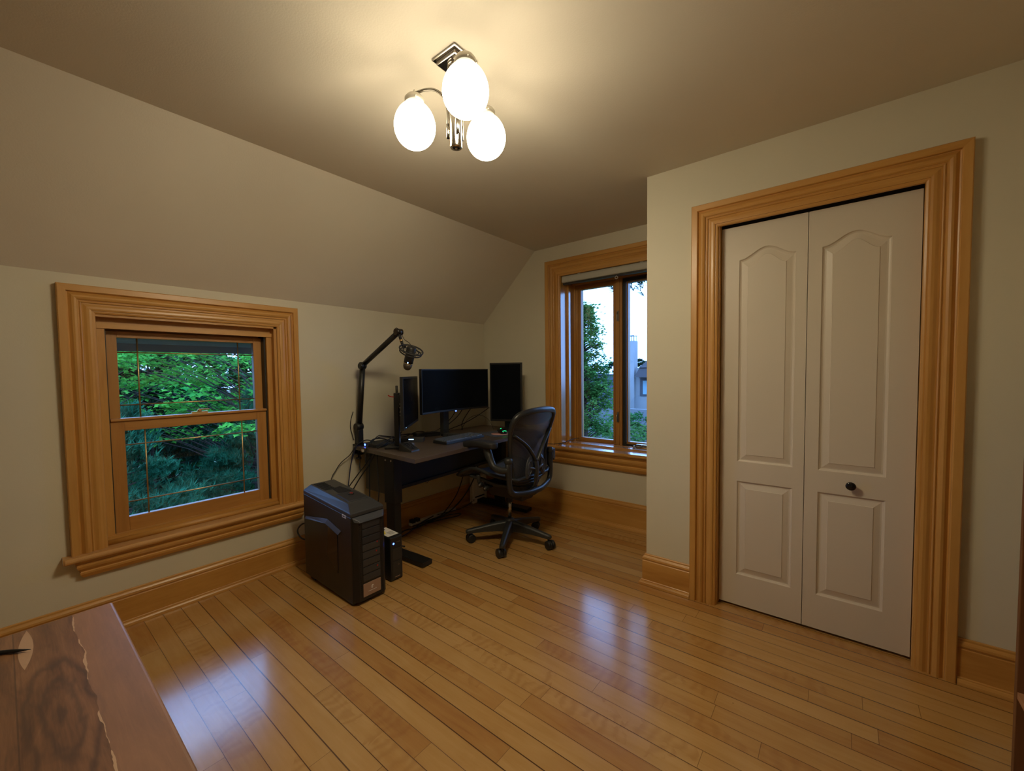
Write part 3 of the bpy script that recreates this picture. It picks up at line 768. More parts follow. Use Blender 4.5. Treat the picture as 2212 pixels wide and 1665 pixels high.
# ------------------------------------------------------------------ desk
ZD = 0.760
FL, BLc, FR, BRc = Vector((-2.062, 1.660)), Vector((-2.862, 1.712)), Vector((-2.1600, 3.205)), Vector((-2.866, 3.228))
dk = thing('desk', 'dark walnut topped standing desk with black metal legs in the room corner', 'desk', (-2.45, 2.42, 0))
top = [(FL.x, FL.y), (FR.x, FR.y), (BRc.x, BRc.y), (BLc.x, BLc.y)]
m = MB().prism(top, ZD - 0.028, ZD)
part(dk, 'desktop', m, M['desk_wood'], bevel=0.0015)
ex = (FR - FL).normalized(); ey = Vector((-ex.y, ex.x))          # along the desk, toward the wall
def dp(a, b, z): q = FL + ex * a + ey * b; return Vector((q.x, q.y, z))
DT = Matrix(((ex.x, ey.x, 0, FL.x), (ex.y, ey.y, 0, FL.y), (0, 0, 1, 0), (0, 0, 0, 1)))
for k, a in enumerate((0.145, 1.455)):
    part(dk, 'foot', MB().prism([(a - 0.045, 0.055), (a + 0.045, 0.055), (a + 0.045, 0.665), (a - 0.045, 0.665)], 0.004, 0.036, T=DT), M['black_metal'], bevel=0.004)
    m = MB().prism([(a - 0.030, 0.345), (a + 0.030, 0.345), (a + 0.030, 0.435), (a - 0.030, 0.435)], 0.036, 0.40, T=DT)
    m.prism([(a - 0.037, 0.337), (a + 0.037, 0.337), (a + 0.037, 0.443), (a - 0.037, 0.443)], 0.38, 0.729, T=DT)
    part(dk, 'leg', m, M['black_metal'], bevel=0.003)
    part(dk, 'top_bracket', MB().prism([(a - 0.035, 0.06), (a + 0.035, 0.06), (a + 0.035, 0.685), (a - 0.035, 0.685)], 0.708, 0.7315, T=DT), M['black_metal'], bevel=0.003)
m = MB().prism([(0.18, 0.42), (1.42, 0.42), (1.42, 0.438), (0.18, 0.438)], 0.475, 0.7315, T=DT)
m.prism([(0.18, 0.395), (1.42, 0.395), (1.42, 0.425), (0.18, 0.425)], 0.455, 0.477, T=DT)
part(dk, 'modesty_panel', m, M['black_metal'])
part(dk, 'end_board', MB().box(-2.800, -2.525, 1.775, 1.793, 0.425, 0.7315), M['board'], label='dark brown hanging end board')
for b in (0.36, 0.42): part(dk, 'bolt', MB().cyl(dp(0.1085, b, 0.690), dp(0.103, b, 0.690), 0.006), M['steel'])

# ------------------------------------------------------------------ big computer tower
tw = thing('computer_tower', 'large black tower computer with vented top standing on the floor beside the desk', 'computer', (-2.36, 1.32, 0))
x0, x1, y0, y1 = -2.632, -2.075, 1.214, 1.430
m = MB()
# body in profile (side view), front is +x
side = [(x0, 0.028), (x1, 0.012), (x1, 0.505), (x0, 0.548)]
m.hexa([(x, y0, z) for x, z in side], [(x, y1, z) for x, z in side])
part(tw, 'body', m, M['tower_black'], bevel=0.003)
# top hood: chamfered all round
b0_ = [(x0, y0, 0.548), (x1, y0, 0.505), (x1, y1, 0.505), (x0, y1, 0.548)]
b1_ = [(x0 - 0.0, y0, 0.570), (x1, y0, 0.527), (x1, y1, 0.527), (x0, y1, 0.570)]
b2_ = [(x0 + 0.045, y0 + 0.030, 0.608), (x1 - 0.075, y0 + 0.034, 0.566), (x1 - 0.075, y1 - 0.034, 0.566), (x0 + 0.045, y1 - 0.030, 0.608)]
m = MB()
vs = b0_ + b1_ + b2_
fs = [(0, 1, 5, 4), (1, 2, 6, 5), (2, 3, 7, 6), (3, 0, 4, 7), (4, 5, 9, 8), (5, 6, 10, 9), (6, 7, 11, 10), (7, 4, 8, 11), (8, 9, 10, 11), (3, 2, 1, 0)]
m.add(vs, fs)
part(tw, 'top_hood', m, M['hood'], bevel=0.004)
sl_ = lambda x: 0.608 + (x - (x0 + 0.045)) / (x1 - 0.075 - x0 - 0.045) * (0.566 - 0.608)
m = MB()
for i in range(8):
    xx = x0 + 0.060 + i * 0.019
    for ya, yb in ((y0 + 0.040, y0 + 0.105),):
        m.hexa([(xx, ya, sl_(xx) - 0.002), (xx + 0.009, ya, sl_(xx) - 0.002), (xx + 0.009 + 0.012, yb, sl_(xx) - 0.002), (xx + 0.012, yb, sl_(xx) - 0.002)],
               [(xx, ya, sl_(xx) + 0.0012), (xx + 0.009, ya, sl_(xx) + 0.0012), (xx + 0.021, yb, sl_(xx) + 0.0012), (xx + 0.012, yb, sl_(xx) + 0.0012)])
part(tw, 'top_vent', m, M['dark'], label='dark slanted vent slots')  # raised near-black bars; the slots' shade is put into their colour
m = MB()
xa, xb = -2.43, -2.335
m.hexa([(xa, 1.300, sl_(xa) - 0.01), (xb, 1.290, sl_(xb) - 0.01), (xb + 0.01, 1.372, sl_(xb) - 0.01), (xa - 0.01, 1.360, sl_(xa) - 0.01)],
       [(xa, 1.300, sl_(xa) + 0.0014), (xb, 1.290, sl_(xb) + 0.0014), (xb + 0.01, 1.372, sl_(xb) + 0.0014), (xa - 0.01, 1.360, sl_(xa) + 0.0014)])
part(tw, 'handle_recess_shade', m, M['dark'], label='black patch painted as the shade of a handle recess')  # solid patch on the hood; the recess's shade is only its colour
m = MB()
xa, xb = -2.315, -2.165
m.hexa([(xa, 1.262, sl_(xa)), (xb, 1.258, sl_(xb)), (xb, 1.386, sl_(xb)), (xa, 1.382, sl_(xa))],
       [(xa + 0.006, 1.268, sl_(xa) + 0.006), (xb - 0.004, 1.264, sl_(xb) + 0.005), (xb - 0.004, 1.380, sl_(xb) + 0.005), (xa + 0.006, 1.376, sl_(xa) + 0.006)])
part(tw, 'control_panel', m, M['black_soft'], bevel=0.002)
TP = Matrix.Translation((-2.262, 1.330, sl_(-2.262) + 0.0055)) @ Matrix.Rotation(R(5), 4, 'Y')
m = MB().lathe([(0.017, 0), (0.017, 0.003), (0.012, 0.005), (0.0001, 0.0055)], T=TP)
part(tw, 'power_button', m, M['black_gloss'])
m = MB().tube([Vector((0.010 * math.cos(a), 0.010 * math.sin(a), 0.0062)) for a in [i * math.pi / 10 for i in range(13)]], 0.0015, 6, T=TP)
m.box(-0.004, 0.004, -0.003, 0.003, 0.004, 0.0065, T=TP)
part(tw, 'power_symbol', m, M['red'], label='red power emblem')
# front: sloped frame, eight drive bays, badge
m = MB()
m.hexa([(x1, y0 + 0.004, 0.020), (x1 + 0.022, y0 + 0.030, 0.020), (x1 + 0.022, y1 - 0.026, 0.020), (x1, y1 - 0.002, 0.020)],
       [(x1, y0 + 0.004, 0.500), (x1 + 0.022, y0 + 0.030, 0.485), (x1 + 0.022, y1 - 0.026, 0.485), (x1, y1 - 0.002, 0.500)])
part(tw, 'front_bezel', m, M['tower_black'], bevel=0.003)
for i in range(8):
    za = 0.128 + i * 0.0435
    part(tw, 'drive_bay', MB().box(x1 + 0.021, x1 + 0.0255, y0 + 0.052, y1 - 0.050, za, za + 0.038), M['black_soft'] if i > 4 else M['hood'], bevel=0.002)
m = MB().box(x1 + 0.021, x1 + 0.0255, y0 + 0.052, y1 - 0.050, 0.042, 0.116)
bd = part(tw, 'badge_plate', m, M['tan_plate'], bevel=0.001, label='tan plate with a small round emblem')
m = MB(); yc_, xx = (y0 + y1) / 2 + 0.002, x1 + 0.0262
m.tube([(xx, yc_ + 0.009 * math.cos(a), 0.086 + 0.009 * math.sin(a)) for a in [i * 2 * math.pi / 12 for i in range(10)]], 0.0014, 6)
m.box(xx - 0.0008, xx + 0.0004, yc_ - 0.002, yc_ + 0.002, 0.080, 0.096); m.box(xx - 0.0008, xx + 0.0004, yc_ - 0.028, yc_ + 0.028, 0.0655, 0.0675)
part(bd, 'emblem', m, M['label_white'])
m = MB().hexa([(x1 + 0.012, y0 + 0.012, 0.478), (x1 + 0.034, y0 + 0.034, 0.474), (x1 + 0.034, y1 - 0.030, 0.474), (x1 + 0.012, y1 - 0.006, 0.478)],
              [(x1 + 0.0, y0 + 0.006, 0.504), (x1 + 0.028, y0 + 0.036, 0.484), (x1 + 0.028, y1 - 0.032, 0.484), (x1 + 0.0, y1 - 0.002, 0.504)])
part(tw, 'front_brow', m, M['graphite_lite'], bevel=0.002)
m = MB()
for i in range(34):
    for yy in (y0 + 0.040, y1 - 0.038): m.box(x1 + 0.021, x1 + 0.0232, yy - 0.0015, yy + 0.0015, 0.06 + i * 0.012, 0.066 + i * 0.012)
part(tw, 'bezel_perforation', m, M['dark'], kind='stuff')
for yy, zz in ((1.372, 0.335), (1.366, 0.283), (1.370, 0.195)):
    part(tw, 'drive_light', MB().ellipsoid((x1 + 0.0255, yy - 0.01, zz), 0.0012, 0.005, 0.005, 10), M['led_red'])
# side fin and its recessed panel
m = MB()
ys = y0 - 0.0005
P_ = [(-2.612, 0.405), (-2.612, 0.390), (-2.335, 0.432), (-2.215, 0.392), (-2.195, 0.412), (-2.175, 0.440), (-2.340, 0.466), (-2.45, 0.446)]
vs = [(x, ys, z) for x, z in P_] + [(x, ys - (0.010 if i in (2, 3, 4) else 0.004), z) for i, (x, z) in enumerate(P_)]
n = len(P_)
P_ = [(-2.605, 0.408), (-2.330, 0.448), (-2.180, 0.408), (-2.198, 0.384), (-2.340, 0.420), (-2.600, 0.394)]
n = len(P_)
vs = [(x, ys + 0.001, z) for x, z in P_] + [(x, ys - (0.012 if i in (3, 4, 5) else 0.002), z) for i, (x, z) in enumerate(P_)]
m.add(vs, [tuple(range(n)), tuple(n + k for k in reversed(range(n)))] + [(i, n + i, n + (i + 1) % n, (i + 1) % n) for i in range(n)])
part(tw, 'side_fin', m, M['graphite_lite'], bevel=0.0015)
P_ = [(-2.325, 0.415), (-2.225, 0.382), (-2.225, 0.150), (-2.350, 0.215)]
m = MB().add([(x, ys + 0.001, z) for x, z in P_] + [(x, ys - 0.0018, z) for x, z in P_], [(0, 1, 2, 3), (7, 6, 5, 4)] + [(i, 4 + i, 4 + (i + 1) % 4, (i + 1) % 4) for i in range(4)])
part(tw, 'side_window', m, M['black_gloss'])
st_ = MB()
st_.add([(-2.165, y0 - 0.0008, 0.545 - 0.032), (-2.125, y0 - 0.0008, 0.542 - 0.032), (-2.125, y0 - 0.0008, 0.520 - 0.028), (-2.165, y0 - 0.0008, 0.523 - 0.028),
         (-2.165, y0 + 0.0004, 0.545 - 0.032), (-2.125, y0 + 0.0004, 0.542 - 0.032), (-2.125, y0 + 0.0004, 0.520 - 0.028), (-2.165, y0 + 0.0004, 0.523 - 0.028)],
        [(0, 1, 2, 3), (7, 6, 5, 4), (0, 4, 5, 1), (1, 5, 6, 2), (2, 6, 7, 3), (3, 7, 4, 0)])
st_.box(-2.158, -2.138, y0 - 0.0014, y0 - 0.0006, 0.500, 0.506, 1)
part(tw, 'sticker', st_, [M['label_white'], M['graphite']], label='small white sticker with a dark mark')
for xx in (x0 + 0.06, x1 - 0.09):
    for yy in (y0 + 0.03, y1 - 0.03):
        part(tw, 'foot', MB().prism([(xx - 0.02, yy - 0.016), (xx + 0.03, yy - 0.016), (xx + 0.03, yy + 0.016), (xx - 0.02, yy + 0.016)], 0.0, 0.030), M['black_soft'])

# ------------------------------------------------------------------ small backup power unit
up = thing('backup_battery', 'slim black battery backup box with a white and yellow label on top', 'battery backup', (-2.26, 1.56, 0))
u0, u1, v0, v1 = -2.405, -2.135, 1.512, 1.604
m = MB().hexa([(u0, v0, 0.004), (u1, v0, 0.004), (u1, v1, 0.004), (u0, v1, 0.004)], [(u0, v0, 0.292), (u1, v0, 0.280), (u1, v1, 0.280), (u0, v1, 0.292)])
part(up, 'body', m, M['black'], bevel=0.008, bseg=3)
m = MB()
m.box(u1 - 0.001, u1 + 0.002, v0 + 0.014, v1 - 0.012, 0.130, 0.205); m.box(u1 - 0.001, u1 + 0.002, v0 + 0.014, v1 - 0.012, 0.015, 0.125)
part(up, 'front_panel', m, M['graphite'], bevel=0.001)
part(up, 'power_light', MB().ellipsoid((u1 + 0.001, v0 + 0.024, 0.240), 0.002, 0.0065, 0.0065, 12), M['led_blue'])
m = MB()
for yy in (0.045, 0.055, 0.065): m.box(u1, u1 + 0.0015, v0 + yy, v0 + yy + 0.005, 0.243, 0.246)
m.tube([(u1 + 0.0015, v0 + 0.058 + 0.005 * math.cos(a), 0.10 + 0.005 * math.sin(a)) for a in [i * math.pi / 6 for i in range(12)]], 0.0008, 5, closed=True)
m.box(u1, u1 + 0.0028, v0 + 0.03, v0 + 0.066, 0.024, 0.028)
part(up, 'front_print', m, M['tan_plate'], kind='stuff')
zt_ = lambda x: 0.292 + (x - u0) / (u1 - u0) * (0.280 - 0.292)
def top_patch(xa, xb, ya, yb, dz, mi, mb):
    mb.hexa([(xa, ya, zt_(xa) - 0.001), (xb, ya, zt_(xb) - 0.001), (xb, yb, zt_(xb) - 0.001), (xa, yb, zt_(xa) - 0.001)],
            [(xa, ya, zt_(xa) + dz), (xb, ya, zt_(xb) + dz), (xb, yb, zt_(xb) + dz), (xa, yb, zt_(xa) + dz)], mi)
m = MB(); top_patch(-2.300, -2.165, v0 + 0.006, v1 - 0.006, 0.0012, 0, m)
top_patch(-2.262, -2.235, v0 + 0.007, v0 + 0.040, 0.0018, 1, m); top_patch(-2.235, -2.215, v0 + 0.007, v0 + 0.028, 0.0018, 1, m)
for i in range(5): top_patch(-2.225 + i * 0.010, -2.2225 + i * 0.010, v0 + 0.036, v1 - 0.016, 0.0018, 2, m)
top_patch(-2.285, -2.270, v0 + 0.030, v0 + 0.060, 0.0018, 2, m)
part(up, 'warning_label', m, [M['label_white'], M['yellow'], M['graphite']], label='white and yellow warning label')

# ------------------------------------------------------------------ white console box in the corner
cs = thing('game_console', 'white upright console box with a dark disc slot on the floor under the desk', 'console', (-2.82, 3.07, 0))
m = MB()
prof_ = [(2.965, 0.0), (3.175, 0.0), (3.175, 0.285), (3.14, 0.276), (3.08, 0.268), (3.02, 0.268), (2.965, 0.274)]
n = len(prof_)
m.add([(-2.838, y, z) for y, z in prof_] + [(-2.788, y, z) for y, z in prof_], [tuple(reversed(range(n))), tuple(n + k for k in range(n))] + [(i, (i + 1) % n, n + (i + 1) % n, n + i) for i in range(n)])
part(cs, 'body', m, M['white_plastic'], bevel=0.010, bseg=3)
part(cs, 'disc_slot', MB().box(-2.790, -2.786, 2.995, 3.13, 0.055, 0.066), M['dark'])
part(cs, 'port_mark', MB().box(-2.790, -2.7865, 2.972, 2.977, 0.025, 0.045), M['graphite'])

# ------------------------------------------------------------------ monitors
def curved_monitor():
    t = thing('curved_monitor', 'wide black curved monitor in the middle of the desk, screen dark', 'monitor', (-2.66, 2.47, ZD))
    cx, cy = -2.520, 2.462; W, z0_, z1_ = 0.80, 0.985, 1.338; Rc = 1.6
    ang = R(1.0)
    def P(u, d, z):
        a = u / Rc
        x, y = Rc - Rc * math.cos(a), Rc * math.sin(a)          # ends come forward (+x)
        x += d
        return (cx + x * math.cos(ang) - y * math.sin(ang), cy + x * math.sin(ang) + y * math.cos(ang), z)
    n = 24
    def slab(ua, ub, da, db, za, zb, mb, mi=0):
        vs = []
        for i in range(n + 1):
            u = ua + (ub - ua) * i / n
            vs += [P(u, da, za), P(u, db, za), P(u, db, zb), P(u, da, zb)]
        fs = [(i * 4 + k, i * 4 + (k + 1) % 4, (i + 1) * 4 + (k + 1) % 4, (i + 1) * 4 + k) for i in range(n) for k in range(4)]
        fs += [(0, 1, 2, 3), (n * 4 + 3, n * 4 + 2, n * 4 + 1, n * 4)]
        mb.add(vs, fs, mi); return mb
    part(t, 'housing', slab(-W / 2, W / 2, -0.030, 0.0, z0_, z1_, MB()), M['black'], bevel=0.002)
    part(t, 'screen', slab(-W / 2 + 0.008, W / 2 - 0.008, -0.002, 0.0012, z0_ + 0.016, z1_ - 0.008, MB()), M['screen'])
    m = MB(); m.ellipsoid((cx - 0.045, cy, 1.15), 0.035, 0.13, 0.10)
    m.box(cx - 0.13, cx - 0.06, cy - 0.035, cy + 0.035, 1.08, 1.19)
    part(t, 'back_mount', m, M['black'])
    m = MB().prism([(cx - 0.145, cy - 0.032), (cx - 0.100, cy - 0.032), (cx - 0.100, cy + 0.032), (cx - 0.145, cy + 0.032)], ZD + 0.015, 1.20)
    part(t, 'stand_column', m, M['graphite'], bevel=0.004)
    m = MB()
    for sgn in (-1, 1):
        m.hexa([(cx - 0.15, cy - 0.02, ZD), (cx - 0.09, cy - 0.02, ZD), (cx + 0.060, cy + sgn * 0.19 + 0.02, ZD), (cx + 0.045, cy + sgn * 0.21, ZD)] if sgn > 0 else
               [(cx - 0.15, cy + 0.02, ZD), (cx + 0.045, cy - 0.21, ZD), (cx + 0.060, cy - 0.19 - 0.02, ZD), (cx - 0.09, cy + 0.02, ZD)],
               [(cx - 0.15, cy - 0.02, ZD + 0.028), (cx - 0.09, cy - 0.02, ZD + 0.028), (cx + 0.070, cy + 0.19, ZD + 0.008), (cx + 0.055, cy + 0.205, ZD + 0.008)] if sgn > 0 else
               [(cx - 0.15, cy + 0.02, ZD + 0.028), (cx + 0.055, cy - 0.205, ZD + 0.008), (cx + 0.070, cy - 0.19, ZD + 0.008), (cx - 0.09, cy + 0.02, ZD + 0.028)])
    part(t, 'stand_feet', m, M['graphite'], bevel=0.002)
    part(t, 'power_light', MB().ellipsoid(P(0.03, -0.008, z0_ - 0.004), 0.007, 0.007, 0.005, 10), M['led_blue'])
    return t
curved_monitor()

def flat_monitor(name, label, A, Bp, z0_, z1_, thick, stand, base, frame='black'):
    # A, Bp: floor-plan ends of the screen face, face normal to the right of A->B seen from above... computed toward the room
    t = thing(name, label, 'monitor', (base[0], base[1], ZD))
    A, Bp = Vector(A), Vector(Bp); u = (Bp - A).normalized(); nrm = Vector((u.y, -u.x))
    if nrm.dot(Vector((0.5, 0.0)) - A) < 0: nrm = -nrm
    W = (Bp - A).length
    T = Matrix(((u.x, nrm.x, 0, A.x), (u.y, nrm.y, 0, A.y), (0, 0, 1, 0), (0, 0, 0, 1)))
    part(t, 'housing', MB().box(0, W, -0.022, 0, z0_, z1_, T=T), M[frame], bevel=0.002)
    part(t, 'screen', MB().box(0.014, W - 0.014, -0.002, 0.0008, z0_ + 0.018, z1_ - 0.014, T=T), M['screen'])
    m = MB().hexa([(W * 0.08, -0.022, z0_ + 0.03), (W * 0.25, -thick, z0_ + 0.09), (W * 0.75, -thick, z0_ + 0.09), (W * 0.92, -0.022, z0_ + 0.03)],
                  [(W * 0.08, -0.022, z1_ - 0.02), (W * 0.25, -thick, z1_ - 0.07), (W * 0.75, -thick, z1_ - 0.07), (W * 0.92, -0.022, z1_ - 0.02)], T=T)
    part(t, 'rear_shell', m, M['graphite'], bevel=0.003)
    c = W * stand; zc = (z0_ + z1_) / 2
    part(t, 'mount_arm', MB().box(c - 0.045, c + 0.045, -0.095, -thick, zc - 0.045, zc + 0.045, T=T), M['black'], bevel=0.003)
    part(t, 'stand_column', MB().box(c - 0.030, c + 0.030, -0.128, -0.093, ZD + 0.016, zc + 0.06, T=T), M['black'], bevel=0.004)
    part(t, 'stand_base', MB().box(c - 0.085, c + 0.085, -0.19, -0.03, ZD, ZD + 0.017, T=T), M['black'], bevel=0.004)
    return t, T, W
lm, LT, LW = flat_monitor('left_monitor', 'black monitor turned edge-on at the left end of the desk', (-2.215, 1.700), (-2.625, 2.160), 0.925, 1.283, 0.050, 0.53, (-2.52, 1.84))
for k, z in enumerate((1.02, 1.045, 1.075, 1.10)): part(lm, 'port_screw', MB().cyl((0.075 + 0.004 * k, -0.030, z), (0.062, -0.036, z), 0.004, T=LT), M['steel'])
m = MB().tube([(LW * 0.53 - 0.022, -0.11, 1.165), (LW * 0.53 - 0.022, -0.11, 1.215), (LW * 0.53 + 0.022, -0.11, 1.215), (LW * 0.53 + 0.022, -0.11, 1.165)], 0.004, 6, T=LT)
part(lm, 'column_handle', m, M['black'])
part(lm, 'power_light', MB().ellipsoid((0.075, 0.001, 0.937), 0.003, 0.001, 0.002, 8, T=LT), M['led_cyan'])
m = MB().tube(catmull([(LW * 0.53 - 0.03, -0.125, 1.135), (LW * 0.53 - 0.05, -0.145, 1.14), (LW * 0.53 - 0.062, -0.16, 1.150)]), 0.004, 6, T=LT)
m.build('cable_tie', M['red'], None, origin=LT @ Vector((LW * 0.53 - 0.03, -0.125, 1.135)), label='short red cable tie tail behind the left monitor column', cat='cable tie')
flat_monitor('portrait_monitor', 'black monitor turned upright in portrait at the right end of the desk', (-2.475, 2.880), (-2.188, 2.985), 0.860, 1.392, 0.045, 0.45, (-2.33, 3.05))

# ------------------------------------------------------------------ keyboard, pads, mouse and small boxes on the desk
def frame_at(p, ang, z=ZD): return Matrix.Translation((p[0], p[1], z)) @ Matrix.Rotation(ang, 4, 'Z')
kb = thing('keyboard', 'full size black keyboard lying in front of the curved monitor', 'keyboard', (-2.365, 2.385, ZD))
KT = frame_at((-2.288, 2.150), R(92.5))           # local x along the keyboard (right), local y toward the wall
part(kb, 'base', MB().hexa([(0, 0, 0.0), (0.455, 0, 0), (0.455, 0.148, 0), (0, 0.148, 0)], [(0.002, 0.002, 0.018), (0.453, 0.002, 0.018), (0.453, 0.146, 0.026), (0.002, 0.146, 0.026)], T=KT), M['black'], bevel=0.003)
rows = [[1] * 15, [1] * 13 + [2], [1.5] + [1] * 12 + [1.5], [1.75] + [1] * 11 + [2.25], [2.25] + [1] * 10 + [2.75], [1.25, 1.25, 1.25, 6.25, 1.25, 1.25, 1.25, 1.25]]
ck = 0; keys = MB()
def key(xa, xb, ya, yb, mb):
    zb_ = 0.018 + 0.008 * (ya / 0.148)
    mb.hexa([(xa, ya, zb_), (xb, ya, zb_), (xb, yb, zb_ + 0.001), (xa, yb, zb_ + 0.001)],
            [(xa + 0.002, ya + 0.0015, zb_ + 0.010), (xb - 0.002, ya + 0.0015, zb_ + 0.010), (xb - 0.002, yb - 0.0025, zb_ + 0.011), (xa + 0.002, yb - 0.0025, zb_ + 0.011)], T=KT)
U = 0.0188
for r_, row in enumerate(rows):
    ya = 0.008 + (5 - r_) * 0.0222; yb = ya + 0.0200; x = 0.008
    span = row + ([] if r_ == 0 else [])
    tot = sum(row); k_ = 15.0 / tot
    for w in row:
        key(x, x + w * U * k_ - 0.0018, ya, yb, keys); x += w * U * k_
    x = 0.008 + 15 * U + 0.008
    if r_ in (0, 1, 2, 5):
        for i in range(3): key(x + i * U, x + i * U + U - 0.0018, ya, yb, keys)
    if r_ == 4: key(x + U, x + 2 * U - 0.0018, ya, yb, keys)
    x += 3 * U + 0.008
    for i in range(4): key(x + i * U, x + i * U + U - 0.0018, ya, yb, keys)
part(kb, 'keys', keys, M['key'], kind='stuff')

mp_ = thing('mouse_pad', 'blue grey mouse mat with a pink round print at the right end of the desk', 'mouse mat', (-2.33, 2.83, ZD))
m = MB().prism([(-2.235, 2.655), (-2.165, 3.00), (-2.43, 3.06), (-2.50, 2.715)], ZD, ZD + 0.004)
part(mp_, 'mat', m, M['mat_blue'], bevel=0.001)
part(mp_, 'round_print', MB().lathe([(0.085, 0.0038), (0.085, 0.0046), (0.0001, 0.0046)], (-2.300, 2.815, ZD), 32), M['mat_pink'])
ms = thing('computer_mouse', 'black mouse with a green glow resting on the mat', 'mouse', (-2.31, 2.85, ZD + 0.005), R(150))
m = MB(); n = 14; vs = []
secs = [(-0.058, 0.010, 0.012), (-0.050, 0.026, 0.026), (-0.028, 0.032, 0.038), (0.0, 0.031, 0.041), (0.028, 0.029, 0.033), (0.050, 0.026, 0.020), (0.060, 0.014, 0.010)]
for x, w, h in secs:
    for k in range(n):
        a = math.pi * k / (n - 1); vs.append((x, w * math.cos(a), h * max(math.sin(a), 0.0) ** 0.8))
fs = [(i * n + k, i * n + k + 1, (i + 1) * n + k + 1, (i + 1) * n + k) for i in range(len(secs) - 1) for k in range(n - 1)]
fs += [(i * n, (i + 1) * n, (i + 1) * n + n - 1, i * n + n - 1) for i in range(len(secs) - 1)]
m.add(vs, fs, 0, True); m.f.append(list(range(n))); m.m.append(0); m.s.append(False); m.f.append([(len(secs) - 1) * n + k for k in range(n)]); m.m.append(0); m.s.append(False)
m.build('shell', M['black_gloss'], ms)
m = MB().tube(catmull([(-0.052, -0.018, 0.022), (-0.054, 0.0, 0.027), (-0.052, 0.018, 0.022)]), 0.0028, 8)
m.build('glow_strip', M['led_green'], ms, label='green glowing strip')
MB().cyl((0.034, -0.004, 0.031), (0.034, 0.004, 0.031), 0.008).build('scroll_wheel', M['led_green'], ms)

md = thing('macro_pad', 'small slanted black control pad with rows of keys near the desk corner', 'control pad', (-2.32, 1.90, ZD))
MT = frame_at((-2.262, 1.795), R(118))
m = MB().hexa([(0, 0, 0), (0.085, -0.03, 0), (0.155, 0.085, 0), (0.045, 0.12, 0)], [(0.006, 0.006, 0.012), (0.080, -0.022, 0.012), (0.150, 0.080, 0.055), (0.046, 0.112, 0.055)], T=MT)
part(md, 'body', m, M['graphite'], bevel=0.003)
m = MB()
o_, e1, e2 = Vector((0.010, 0.010, 0.0135)), Vector((0.070, -0.026, 0.0)), Vector((0.052, 0.085, 0.0425))
for i in range(5):
    for j in range(3):
        a = o_ + e1 * (0.12 + j * 0.30) + e2 * (0.10 + i * 0.175); b = e1 * 0.2; c = e2 * 0.12; up_ = Vector((-0.0006, -0.001, 0.003))
        m.hexa([a, a + b, a + b + c, a + c], [a + up_, a + b + up_, a + b + c + up_, a + c + up_], T=MT)
part(md, 'keys', m, M['black_soft'])
part(md, 'logo', MB().box(0.020, 0.034, 0.000, 0.004, 0.010, 0.0135, T=MT), M['red'], label='small red mark')

hb = thing('usb_hub', 'flat dark box with a glowing pale strip behind the left monitor column', 'dock', (-2.66, 2.09, ZD))
HT = frame_at((-2.66, 2.09), R(40))
part(hb, 'body', MB().box(-0.12, 0.12, -0.045, 0.045, 0.0, 0.030, T=HT), M['graphite_lite'], bevel=0.002)
part(hb, 'light_strip', MB().box(0.005, 0.045, -0.0462, -0.044, 0.020, 0.026, T=HT), M['led_cyan'])
dr = thing('external_drive', 'flat black drive box with a blue light at the left rear desk corner', 'external drive', (-2.70, 1.83, ZD))
RT = frame_at((-2.70, 1.83), R(92))
part(dr, 'body', MB().box(-0.085, 0.10, -0.085, 0.075, 0.0, 0.026, T=RT), M['black_soft'], bevel=0.003)
part(dr, 'status_light', MB().ellipsoid((-0.0862, 0.050, 0.014), 0.003, 0.009, 0.009, 10, T=RT), M['led_blue'])
pa = thing('power_adapter', 'black power adapter brick lying behind the keyboard', 'power adapter', (-2.77, 2.33, ZD))
part(pa, 'body', MB().box(-0.045, 0.045, -0.11, 0.11, 0, 0.032, T=frame_at((-2.76, 2.36), R(-18))), M['black'], bevel=0.006)

# ------------------------------------------------------------------ microphone and its boom arm
ba = thing('microphone_stand', 'black jointed boom arm clamped to the rear left desk corner', 'microphone arm', (-2.835, 1.752, ZD))
Y0 = 1.752
m = MB().box(-2.870, -2.800, 1.715, 1.790, ZD, ZD + 0.010); m.box(-2.868, -2.856, 1.715, 1.770, 0.690, ZD + 0.01); m.box(-2.868, -2.810, 1.715, 1.770, 0.690, 0.700); m.cyl((-2.835, 1.742, 0.66), (-2.835, 1.742, 0.741), 0.006); m.cyl((-2.835, 1.742, 0.655), (-2.835, 1.742, 0.668), 0.020)
part(ba, 'clamp', m, M['black'])
part(ba, 'riser', MB().prism([(-2.862, 1.728), (-2.812, 1.728), (-2.812, 1.776), (-2.862, 1.776)], ZD + 0.01, 0.885), M['black'], bevel=0.008)
def bar(a, b, r, mat, name, mb=None):
    m = MB().tube([a, b], [r, r], 10, flat=(1.05, 0.95)); return part(ba, name, m, mat)
A0, A1, A2 = Vector((-2.832, Y0, 0.905)), Vector((-2.765, Y0, 1.370)), Vector((-2.318, Y0, 1.588))
part(ba, 'lower_joint', MB().cyl((-2.828, Y0 - 0.036, 0.905), (-2.828, Y0 + 0.020, 0.905), 0.027), M['black'])
bar(A0, A1, 0.0205, M['black'], 'lower_beam')
m = MB().cyl((A1.x, Y0 - 0.020, A1.z), (A1.x, Y0 + 0.02, A1.z), 0.026); m.cyl((A1.x + 0.028, Y0 - 0.045, A1.z - 0.004), (A1.x + 0.028, Y0 - 0.015, A1.z - 0.004), 0.021)
part(ba, 'elbow_knob', m, M['black'])
bar(A1, A2, 0.0195, M['black'], 'upper_beam')
m = MB().cyl((A2.x, Y0 - 0.026, A2.z), (A2.x, Y0 + 0.024, A2.z), 0.023)
part(ba, 'end_joint', m, M['black_gloss'])
